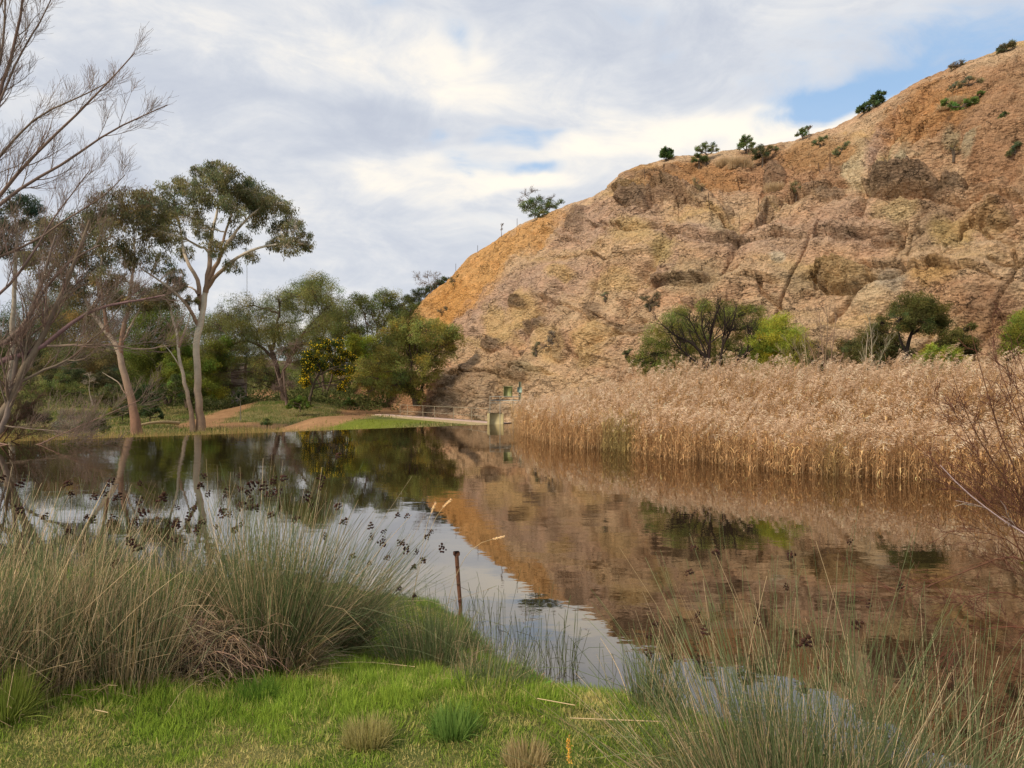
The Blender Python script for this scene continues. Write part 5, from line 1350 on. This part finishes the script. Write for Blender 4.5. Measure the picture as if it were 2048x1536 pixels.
pcx = (np.array([.50, .33, .20]) * (1 - tint) + np.array([.88, .68, .49]) * tint) * rng.uniform(.8, 1.2, (N3, 1))
mb.leaves(bx, D3, rng.uniform(.07, .13, N3), .0085, np.clip(pcx, .02, .85), rng)
reeds = mb.build("reeds", M_reed); tag(reeds, "dense bed of dry tan reeds with pinkish plumes standing in the pond", "reed bed", kind='stuff')

# ------------------------------------------------------------------ dry and green grass on the far bank (uncountable)
def far_grass(name, label, pts_xy, hts, cols, w, seed, lean=.25, z=None):
    r = Rg(seed); n = len(pts_xy)
    B = np.stack([pts_xy[:, 0], pts_xy[:, 1], H(pts_xy[:, 0], pts_xy[:, 1]) - .03 if z is None else z], 1)
    D = np.stack([r.normal(size=n) * lean, r.normal(size=n) * lean, np.ones(n)], 1)
    q = np.linspace(0, 1, 3)
    P = B[:, None] + D[:, None] * (hts[:, None] * q)[..., None]
    S = np.cross(D, r.normal(size=(n, 3))); S /= np.linalg.norm(S, axis=1)[:, None]
    m = MB(); m.blades(P, S, w[:, None] * np.array([1, .8, .15])[None], cols)
    o = m.build(name, M_grass); tag(o, label, "grass", kind='stuff'); return o


rng = Rg(950)
n = 16000
t = rng.uniform(-.15, .84, n); off = np.abs(rng.normal(size=n)) * 1.4 + .35
X = W0[0] + (W1[0] - W0[0]) * t + wn[0] * off; Y = W0[1] + (W1[1] - W0[1]) * t + wn[1] * off
clump = sstep(fbm(X / 1.6, Y / 1.6, 0, 3, .6, 951), -.25, .3)
# straw stalks rooted just below the weir and rising over its crest
zg = H(X, Y)
hts = (-zg) * rng.uniform(.85, 1.0, n) + clump * rng.uniform(0, .55, n) + .02
hts *= np.where(t > .62, .80, 1.0)
cols = np.clip(np.where(rng.uniform(size=(n, 1)) < .72, np.array([.44, .30, .12]), np.array([.17, .19, .045])) * (1 + .25 * rng.normal(size=(n, 1))), .02, .8)
far_grass("grass_fringe", "straw-coloured grass stalks standing along the far side of the weir", np.stack([X, Y], 1), hts, cols, np.full(n, .012), 952, .10)
n = 60000
Y = rng.uniform(44, 100, n); px = rng.uniform(-60, 1000, n); X = (px - 1024) / F * Y
dd = np.zeros(n)
for wp in EARTH['t']:
    a_, _ = seg_dist(X, Y, wp); dd = np.maximum(dd, 1 - sstep(a_, 1.0, 2.4))
dpth, _ = seg_dist(X, Y, path_seg)
keep = (rng.uniform(size=n) > dd * .985) & ((X - W0[0]) * wn[0] + (Y - W0[1]) * wn[1] > 2) & (dpth > 1.4) & (sstep(fbm(X / 2, Y / 2, 0, 3, .6, 961), -.5, .2) > rng.uniform(size=n))
X, Y = X[keep], Y[keep]; n = len(X)
lw = np.exp(-(((X - c0[0]) / 6.5) ** 2 + ((Y - c0[1]) / 4.0) ** 2) ** 2)[:, None]
mixc = (rng.uniform(size=(n, 1)) < .45 * (1 - lw))
cols = np.where(mixc, np.array([.30, .23, .10]), np.array([.085, .115, .022])) * (1 - lw) + np.array([.18, .21, .025]) * lw
cols = np.clip(cols * (1 + .25 * rng.normal(size=(n, 1))), .01, .8)
far_grass("grass", "short green and straw grass over the far bank and mounds", np.stack([X, Y], 1), rng.uniform(.10, .34, n) * (1 - .55 * lw[:, 0]), cols, np.full(n, .022), 962, .4)

# scrubby ground cover under the trees
rng = Rg(970)
n = 60000
Y = rng.uniform(84, 125, n); px = rng.uniform(-100, 800, n); X = (px - 1024) / F * Y
keep = sstep(fbm(X / 4, Y / 4, 0, 3, .6, 971), -.15, .2) > rng.uniform(size=n); X, Y = X[keep], Y[keep]; n = len(X)
Z = H(X, Y) + rng.uniform(0, 2.0, n) ** 1.3 * sstep(fbm(X / 4, Y / 4, 0, 3, .6, 971), -.1, .5)
m = MB(); D = rng.normal(size=(n, 3)) + (0, 0, .6)
cc = np.clip(np.array([.070, .080, .026]) * (1 + .5 * fbm(X / 5, Y / 5, 0, 2, .5, 973)[:, None]) * (1 + .25 * rng.normal(size=(n, 1))), .01, .5)
m.leaves(np.stack([X, Y, Z], 1), D, .34, .09, cc, rng)
o = m.build("undergrowth", M_leaf); tag(o, "low tangled undergrowth beneath the trees on the rise", "undergrowth", kind='stuff')

# ------------------------------------------------------------------ the lawn at our feet
rng = Rg(1000)
def lawn(n, xr, yr, hfun, colA, colB, colC, wr, seed, edge=(-.08, 9), k=3, lean=.55, wide=.76):
    r = Rg(seed)
    Y = r.uniform(yr[0] ** .5, yr[1] ** .5, n) ** 2 if False else r.uniform(yr[0], yr[1], n)
    X = r.uniform(xr[0], xr[1], n)
    d, sd = seg_dist(X, Y, shore); s = -d * sd
    if k == 4: s = np.where(r.uniform(size=n) < sstep(X, -2.9, -1.0) * sstep(Y, 3.4, 4.5), s, -99)
    vis = (np.abs(X) < Y * wide + .4) & ((X > Y * .74) if wide > 1 else True) & (s > edge[0]) & (s < edge[1])
    X, Y, s = X[vis], Y[vis], s[vis]; n = len(X)
    Z = Hn(X, Y)
    patchy = fbm(X / .28, Y / .28, 0, 4, .6, 1001); big = fbm(X / 1.1, Y / 1.1, 0, 3, .5, 1005)
    hh = hfun(X, Y, s, patchy, big, r)
    az0 = fbm(X / .22, Y / .22, 0, 2, .5, 1009) * 9 + r.normal(size=n) * .9
    ln = np.abs(r.normal(size=n)) * lean + .12
    D = np.stack([np.cos(az0) * ln, np.sin(az0) * ln, np.ones(n)], 1); D /= np.linalg.norm(D, axis=1)[:, None]
    q = np.linspace(0, 1, k)
    P = np.stack([X, Y, Z - .01], 1)[:, None] + D[:, None] * (hh[:, None] * q)[..., None]
    P[..., 2] -= (hh * ln * .55)[:, None] * q ** 2
    t = np.clip(.5 + .9 * patchy + .5 * big + .28 * r.normal(size=n), 0, 1)[:, None]
    dry = (sstep(-patchy - .5 * big + .22 * r.normal(size=n) + .24 * (1 - sstep(Y, 3.0, 3.8)), .06, .44))[:, None] * (1 - sstep(s - 0, .2, .0))[:, None]
    c = np.array(colA) * (1 - t) + np.array(colB) * t
    c = c * (1 - dry) + np.array(colC) * dry
    c = np.clip(c * (1 + .2 * r.normal(size=(n, 1))), .01, .8)
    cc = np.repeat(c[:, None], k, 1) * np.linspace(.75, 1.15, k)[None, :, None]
    S = np.cross(D, r.normal(size=(n, 3))); S /= np.linalg.norm(S, axis=1)[:, None]
    m = MB(); m.blades(P, S, (wr * r.uniform(.6, 1.4, n))[:, None] * np.linspace(1, .15, k)[None], cc)
    return m


def h_lawn(X, Y, s, p, b, r):
    # short in front, rank towards the water and in tussocks
    pxx = X / Y * F + 1024
    front = sstep(Y, 3.15, 4.1)
    h = .026 + .030 * np.clip(p + .3, 0, 1) + .050 * front * (1 + 1.1 * p) + .03 * sstep(-s, -.9, -.1)
    return np.clip(h, .015, .2) * r.uniform(.6, 1.35, len(X))


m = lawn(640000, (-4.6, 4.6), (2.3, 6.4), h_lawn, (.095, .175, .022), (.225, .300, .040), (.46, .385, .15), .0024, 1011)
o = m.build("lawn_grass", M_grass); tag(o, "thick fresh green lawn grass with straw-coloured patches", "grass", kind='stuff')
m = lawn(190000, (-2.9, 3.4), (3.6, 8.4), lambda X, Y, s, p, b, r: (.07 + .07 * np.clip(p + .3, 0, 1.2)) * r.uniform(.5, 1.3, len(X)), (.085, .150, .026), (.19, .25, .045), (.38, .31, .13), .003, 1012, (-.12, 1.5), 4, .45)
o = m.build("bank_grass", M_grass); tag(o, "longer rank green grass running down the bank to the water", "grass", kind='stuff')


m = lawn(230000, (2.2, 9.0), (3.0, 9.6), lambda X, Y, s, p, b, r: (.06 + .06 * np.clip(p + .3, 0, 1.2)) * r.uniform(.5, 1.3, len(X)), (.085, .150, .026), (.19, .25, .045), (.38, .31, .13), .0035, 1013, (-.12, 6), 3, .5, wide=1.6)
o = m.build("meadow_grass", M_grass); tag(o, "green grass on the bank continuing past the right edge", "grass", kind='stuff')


def near_pt(px, py):
    """point of the near bank seen at a pixel"""
    ys_ = np.arange(2.2, 12, .01); xs_ = (px - 1024) / F * ys_; zs_ = CH + (768 - py) / F * ys_
    hz = Hn(xs_, ys_); m_ = np.nonzero(zs_ <= np.maximum(hz, 0))[0]
    i = m_[0] if len(m_) else len(ys_) - 1
    return np.array([xs_[i], ys_[i], hz[i]])


def merge(A_, B_):
    for k_ in (3, 4): A_.f[k_] += [a + A_.n for a in B_.f[k_]]
    A_.v += B_.v; A_.c += B_.c; A_.n += B_.n


# one seed head mesh, shared by every head
def head_mesh():
    r = Rg(1234); m = MB()
    for j in range(16):
        c = r.normal(size=3) * .011; a = r.uniform(0, 6.28)
        s = r.uniform(.0035, .0062)
        V = []
        for zz_, rr in ((-1.3, .0), (-.7, .8), (0, 1), (.7, .7), (1.5, .0)):
            for t_ in range(6): V.append((c[0] + math.cos(t_ * 1.047 + a) * rr * s, c[1] + math.sin(t_ * 1.047 + a) * rr * s, c[2] + zz_ * s * 1.2))
        i = np.arange(30).reshape(5, 6)
        f = np.stack([i[:-1], np.roll(i[:-1], -1, 1), np.roll(i[1:], -1, 1), i[1:]], -1).reshape(-1, 4)
        m.add(V, f, tints(1, (.055, .022, .016), r, .3, .1)[0])
    o = m.build("seed_head", M_twig); me = o.data; bpy.data.objects.remove(o); return me


HEAD = head_mesh()


def rush(label, px, py, stems, lengthm, spread, lean, seed, green=.55, heads=6, rad=.16, group="rush clumps on the near bank", base=None, rr=.0023, sag=.55, skirt=.5):
    lengthm *= .93 if base is None else 1.0
    r = Rg(seed); b = near_pt(px, py) if base is None else np.array(base, float)
    b[2] = max(b[2], -.2) - .03
    root = empty("rush_clump", b); tag(root, label, "rush clump", group)
    GRN = (.085, .115, .042); GR2 = (.18, .20, .095); STR = (.55, .43, .27); STR2 = (.25, .18, .095)
    green = min(.85, green + .10); n1_ = int(stems * green); n2_ = stems - n1_
    mm, Pg, _ = tuft("", "", "", b, n1_, lengthm, spread, GRN, GR2, r, rr, rad=rad, k=6, lean=lean, sides=3, sag=sag)
    m2, Ps, _ = tuft("", "", "", b, n2_, lengthm * .98, spread * 1.1, STR2, STR, r, rr, rad=rad * 1.1, k=6, lean=lean, sides=3, sag=sag)
    merge(mm, m2); under(mm.build("stems", M_rush), root)
    # short dead thatch and broken stems at the foot
    m3, _, _ = tuft("", "", "", b, int(stems * skirt), lengthm * .42, .95, (.20, .14, .085), (.40, .30, .18), r, rr * 1.1, rad=rad * 1.7, k=4, lean=(0, 0, 0), sides=3, sag=1.0)
    under(m3.build("thatch", M_rush), root)
    hi = np.argsort(-Pg[:, -1, 2] - .5 * Pg[:, -1, 1] + r.normal(size=len(Pg)) * .12)[:max(1, heads * 3)]; r.shuffle(hi)
    for i in hi[:heads]:
        p = Pg[i, -2] * .25 + Pg[i, -1] * .75
        o = bpy.data.objects.new("seed_head", HEAD); COL.objects.link(o); o.parent = root
        o.location = Vector([float(v) for v in (p - b)]); o.rotation_euler = (r.uniform(0, 3), r.uniform(0, 3), r.uniform(0, 3)); s_ = r.uniform(.9, 1.6) * min(1, b[1] / 4.4); o.scale = (s_, s_, s_)
    return root


# left mass
rush("big fan-shaped rush clump left of the rusty post, stems sweeping right", 545, 1335, 2000, 1.22, .36, (.10, .0, .10), 2001, .60, 10, .17)
rush("wind-swept rush stems leaning far right over the water beside the post", 640, 1305, 1250, 1.12, .36, (.62, .05, 0), 2002, .62, 22, .20)
rush("straw-laden rush clump just left of the patch of dead thatch", 250, 1350, 1000, .88, .36, (.02, .05, 0), 2003, .42, 4, .24)
rush("tall tan rush clump at the photo's left edge", 60, 1370, 1200, 1.02, .35, (.05, .1, 0), 2004, .38, 4, .26)
rush("rush clump half cut off at the left border, bending inward", -110, 1400, 1100, 1.12, .38, (.20, .1, 0), 2005, .45, 4, .26)
rush("rushes behind the straw-laden clump with dark seed heads over the water", 330, 1260, 700, .98, .36, (.0, .05, 0), 2006, .55, 20, .28)
rush("back row rush clump between the left edge and the reflected trunks", 130, 1250, 800, .98, .36, (.06, .0, 0), 2007, .48, 6, .30)
rush("farther rush clump behind the big fan with long thin upright stems", 470, 1250, 600, 1.15, .30, (.05, 0, 0), 2008, .60, 20, .25)
rush("grey-green rush clump low on the bank below the rusty post's left side", 850, 1330, 900, .54, .36, (-.10, .0, 0), 2009, .72, 2, .22)
rush("short soft rushes at the foot of the rusty post", 905, 1300, 600, .34, .34, (.05, 0, 0), 2010, .80, 0, .22)
rush("low rush tuft on the bank point right of the post", 985, 1375, 420, .34, .40, (.15, 0, 0), 2011, .75, 0, .22)
# right mass
rush("large open rush clump spreading over the lower right corner", 1600, 1600, 1350, 1.10, .50, (.02, .10, 0), 2021, .60, 6, .24, base=(1.12, 2.75, .66), rr=.0021, sag=.35)
rush("rush clump right of the large open one, running off the corner", 1850, 1620, 850, 1.0, .50, (.08, .12, 0), 2022, .62, 3, .24, base=(1.80, 3.0, .50), rr=.0021, sag=.35)
rush("rush clump leaning left over the lawn at the lower right", 1480, 1560, 850, .95, .60, (-.35, .0, 0), 2023, .50, 5, .2, base=(.95, 2.85, .66), rr=.0021)
rush("small dark-headed rush clump at the right end of the lawn by the water", 1310, 1430, 300, .50, .28, (.04, 0, 0), 2024, .78, 5, .11)
rush("rush clump behind the large open one at the pond's edge", 1560, 1500, 420, .66, .34, (.0, 0, 0), 2025, .62, 2, .2)
# sedges standing in the water
def sedge(label, px, py, n, length, w_, seed):
    r = Rg(seed); c = on_water(px, py); m = MB()
    b = np.stack([c[0] + r.normal(size=n) * w_, c[1] + r.normal(size=n) * w_ * 1.2, np.full(n, -.25)], 1)
    D = np.stack([r.normal(size=n) * .14, r.normal(size=n) * .14, np.ones(n)], 1); L = (length * r.uniform(.4, 1.1, n) + .25)
    q = np.linspace(0, 1, 6); P = b[:, None] + D[:, None] * (L[:, None] * q)[..., None]
    br = r.uniform(size=n) < .25; P[br, 4:, 2] -= np.array([.05, .16]); P[br, 4:, 0] += np.array([.03, .10]) * r.choice([-1, 1], (br.sum(), 1))
    m.tubes(P, np.full((n, 6), .0021), 3, tints(n, (.085, .095, .040), r, .25, .08)); o = m.build("sedge", M_rush); tag(o, label, "sedge", "sedges standing in the shallows"); return o


sedge("loose group of thin dark sedges standing in the open water", 1125, 1340, 46, .52, .085, 2031)
sedge("sparse thin sedges in the water just off the bank point", 1030, 1300, 40, .48, .16, 2032)
sedge("few broken sedges in the water left of the large open rush clump", 1260, 1370, 16, .35, .15, 2033)
sedge("thin sedges in the water right behind the rusty post", 960, 1240, 26, .5, .15, 2034)

r = Rg(2070); m = MB(); n = 420
fy = r.uniform(4.8, 26, n) ** 1.0; fp = r.uniform(820, 2000, n); fx_ = (fp - 1024) / F * fy
d_, s_d = seg_dist(fx_, fy, shore); kp = (-d_ * s_d < -.1) & ((-d_ * s_d > -1.2) | (r.uniform(size=n) < .22)); fx_, fy = fx_[kp], fy[kp]; n = len(fx_)
aa = r.uniform(0, 6.28, n); m.leaves(np.stack([fx_, fy, np.full(n, .004)], 1), np.stack([np.cos(aa), np.sin(aa), 0 * aa], 1), r.uniform(.02, .06, n), .006, tints(n, (.22, .16, .09), r, .3, .1), r)
V_ = m.v[0].reshape(-1, 3); V_[:, 2] = .004 + .004 * r.uniform(size=len(V_)); m.v[0] = V_
o = m.build("floating_debris", M_rush); tag(o, "scattered dead leaf scraps floating on the pond", "debris", kind='stuff')

# dead thatch heap
r = Rg(2040); b = near_pt(405, 1335); m = MB()
n = 1700
C = b + np.stack([r.normal(size=n) * .17, r.normal(size=n) * .12, np.abs(r.normal(size=n)) * .11], 1)
D = r.normal(size=(n, 3)) * np.array([1, .7, .35]) + np.array([.5, 0, -.35]); D /= np.linalg.norm(D, axis=1)[:, None]
q = np.linspace(-.5, .5, 4); P = C[:, None] + D[:, None] * (r.uniform(.1, .38, n)[:, None] * q)[..., None]; P[..., 2] += .03
P[..., 2] -= .25 * q[None] ** 2
m.tubes(P, np.full((n, 4), .0023), 3, tints(n, (.30, .205, .13), r, .3, .06)); o = m.build("dead_thatch", M_rush); tag(o, "heap of collapsed dead brown rush stems between the green clumps", "thatch")
# tan tufts on the lawn
for lab, px, py, n, L, ca, cb, sd_ in [("pale tan tussock standing in the lawn", 735, 1490, 900, .13, (.20, .19, .06), (.38, .32, .14), 2051), ("pinkish dry grass patch on the lawn right of the tan tussock", 1050, 1525, 500, .10, (.26, .20, .09), (.38, .30, .16), 2052),
                                        ("bluish green grass tussock in the middle of the lawn", 905, 1470, 800, .14, (.095, .17, .035), (.18, .26, .06), 2053), ("dense green tussock on the lawn below the big fan-shaped clump", 512, 1400, 700, .13, (.07, .14, .02), (.14, .22, .035), 2054), ("tussock of thin olive grass at the lawn's left edge", 10, 1440, 900, .26, (.13, .18, .03), (.24, .26, .06), 2055)]:
    b = near_pt(px, py); m, _, _ = tuft("", "", "", b, n, L, .55, ca, cb, Rg(sd_), .0022, rad=.09, k=4, sag=.8)
    o = m.build("grass_tussock", M_grass); tag(o, lab, "grass tussock", "tussocks in the lawn")
# dock: broad leaved plant at the water's edge
r = Rg(2060); b = near_pt(1065, 1385)
root = empty("dock_plant", b); tag(root, "broad-leaved green dock plant at the lawn's edge by the water", "plant")
m = MB()
for j in range(15):
    a = r.uniform(0, 6.28); e_ = r.uniform(.15, .9); L = r.uniform(.14, .25); k = 7; q = np.linspace(0, 1, k)
    D = np.array([math.cos(a) * math.sin(e_), math.sin(a) * math.sin(e_), math.cos(e_)])
    P = b + D[None] * (L * q)[:, None]; P[:, 2] -= .5 * L * math.sin(e_) * q ** 2
    S = np.array([[-math.sin(a), math.cos(a), .15]])
    m.blades(P[None], S, (.020 * np.array([.25, .7, 1, 1, .8, .45, .05]))[None], tints(1, (.10, .20, .035), r, .15, .05))
under(m.build("leaves", M_leaf), root)
# flower spike in the foreground
b = near_pt(1140, 1560)
root = empty("flower_spike", b); tag(root, "single orange-yellow seed spike poking up at the bottom of the lawn", "plant")
m = MB(); tp = b + np.array([-.005, .02, .17]); m.tubes(np.array([b, (b + tp) / 2 + (.004, 0, 0), tp])[None], np.full((1, 3), .0022), 4, (.2, .22, .06)); under(m.build("stem", M_rush), root)
m = MB(); r = Rg(2061); n = 90; t = r.uniform(.35, 1, n)[:, None]; m.leaves(b * (1 - t) + tp * t + r.normal(size=(n, 3)) * .004, r.normal(size=(n, 3)) + (0, 0, 1), .012, .0035, tints(n, (.55, .33, .07), r, .2, .06), r); under(m.build("flowers", M_leaf), root)

# rusty post
pb = on_water(921, 1232); top = W(913, 1108, pb[1]); m = MB()
P = np.array([[pb[0], pb[1], -.5], [pb[0], pb[1], .1], [(pb[0] + top[0]) / 2 + .002, pb[1], top[2] * .5], [top[0], pb[1], top[2]]])
root = empty("steel_post", (pb[0], pb[1], 0)); tag(root, "short rusty steel post standing in the water at the bank point", "post")
m.tubes(P[None], np.array([[.021, .022, .024, .025]]), 6, (.16, .075, .045)); under(m.build("pole", M_rust), root)
m = MB(); m.box((top[0], pb[1], top[2] + .006), (.066, .052, .045), .3, (.10, .045, .03), .006); under(m.build("cap", M_rust), root)
m = MB()
for zf in (.25, .52, .8): m.box((pb[0] * (1 - zf) + top[0] * zf, pb[1] - .024, top[2] * zf), (.03, .014, .012), .1, (.12, .055, .035), .002)
under(m.build("lugs", M_rust), root)

# tall bent grass stalks with seed heads over the water
for lab, path in [("long arching grass stalk with pale seed head right above the rusty post", [(880, 1300), (900, 1180), (930, 1110), (965, 1080), (1008, 1075)]), ("upright leaning grass stalk with seed head left of the post over the water", [(800, 1290), (835, 1150), (860, 1060), (880, 1015), (905, 1000)]), ("thin straight grass stalk with small seed head among the dark rush heads", [(810, 1290), (835, 1140), (855, 1040), (872, 1005)])]:
    base = near_pt(path[0][0], path[0][1] + 20); Yp = base[1]
    pts = [W(a, b_, Yp) for a, b_ in path]; pts[0][2] = base[2]
    root = empty("grass_stalk", base); tag(root, lab, "grass stalk", "tall seeding grass stalks by the post")
    P = resample(pts, 14); m = MB(); m.tubes(P[None], np.linspace(.0022, .0012, 14)[None], 4, (.46, .36, .20)); under(m.build("stem", M_rush), root)
    m = MB(); r = Rg(len(lab)); n = 120; t = r.uniform(0, 1, n); e0 = P[-1] - P[-3]; e0 /= np.linalg.norm(e0)
    m.leaves(P[-2] + e0 * (t * .09)[:, None] + r.normal(size=(n, 3)) * .0035, r.normal(size=(n, 3)) * .4 + e0 * 1.2, .014, .0022, tints(n, (.55, .43, .27), r, .15, .04), r); under(m.build("seed_head", M_leaf), root)
# fallen straws on the lawn
for lab, a, b_ in [("single dry straw lying on the grass near the water at the lawn's right", (1075, 1422), (1150, 1436)), ("long dry straw lying across the lawn towards the lower right", (1140, 1462), (1320, 1470)), ("pale straw lying in the longer grass below the left of the post", (740, 1342), (830, 1352)), ("pale fallen leaf fragment lying on the lawn at the left", (190, 1446), (216, 1450))]:
    p1, p2 = near_pt(*a), near_pt(*b_); q = np.linspace(0, 1, 6)[:, None]; P = p1 * (1 - q) + p2 * q; P[:, 2] += .06; m = MB(); m.tubes(P[None], np.full((1, 6), .0026), 4, (.46, .35, .20)); o = m.build("dry_straw", M_rush); tag(o, lab, "straw", "straws lying on the lawn")

# ------------------------------------------------------------------ red-stemmed willow brush at the right edge
YR = 6.4
lim = [([(2170, 1340), (2130, 1180), (2080, 1080), (2040, 960), (1995, 860), (1962, 740), (1938, 650)], .012, .002), ([(2170, 1340), (2100, 1120), (2048, 1010), (1990, 930), (1940, 850), (1905, 750)], .012, .002), ([(2170, 1340), (2140, 1100), (2090, 960), (2048, 860), (2010, 770), (1985, 700)], .011, .002),
       ([(2180, 1340), (2130, 1120), (2070, 1080), (2000, 1030), (1930, 970), (1875, 935)], .016, .003), ([(2170, 1340), (2090, 1140), (2030, 1105), (1960, 1130), (1890, 1160), (1800, 1190)], .012, .003), ([(2170, 1340), (2150, 1100), (2100, 900), (2060, 780), (2030, 690)], .010, .002),
       ([(2170, 1340), (2100, 1180), (2030, 1080), (1950, 1060), (1880, 1065)], .008, .002), ([(2180, 1340), (2120, 1160), (2080, 1000), (2048, 850), (2030, 760)], .009, .002), ([(2170, 1340), (2090, 1220), (2010, 1180), (1940, 1190), (1890, 1230)], .007, .002), ([(2170, 1340), (2080, 1260), (2000, 1250), (1930, 1270), (1880, 1310)], .007, .002),
       ([(2170, 1340), (2090, 1200), (2048, 1130), (2005, 1000), (1950, 900), (1905, 860)], .008, .002), ([(2190, 1340), (2180, 1000), (2140, 800), (2110, 700)], .012, .003), ([(2170, 1340), (2110, 1300), (2040, 1320), (1980, 1370)], .007, .002)]
bare("willow_brush", "red-stemmed leafless willow brush reaching in from the right edge over the water", "willow brush", YR, [(p, a * 1.15, b) for p, a, b in lim],
     [(9, .62, (.2, .8), .09, 6, .45, .25), (5, .30, (.3, .9), .12, 5, .65, .2), (3, .16, (.3, .9), .12, 4, .8, .1)], 91, (.150, .066, .042), sides=(6, 4, 3))
bare("willow_brush", "pale grey dead branch within the red-stemmed brush above the water", "willow brush", 6.1, [([(2170, 1365), (2150, 1200), (2080, 1085), (2010, 1045), (1950, 1000), (1900, 955), (1880, 930)], .012, .004)],
     [(9, .30, (.3, .9), .12, 6, .45, .05), (4, .14, (.3, .9), .12, 4, .6, .0)], 92, (.42, .33, .28), sides=(6, 4, 3))
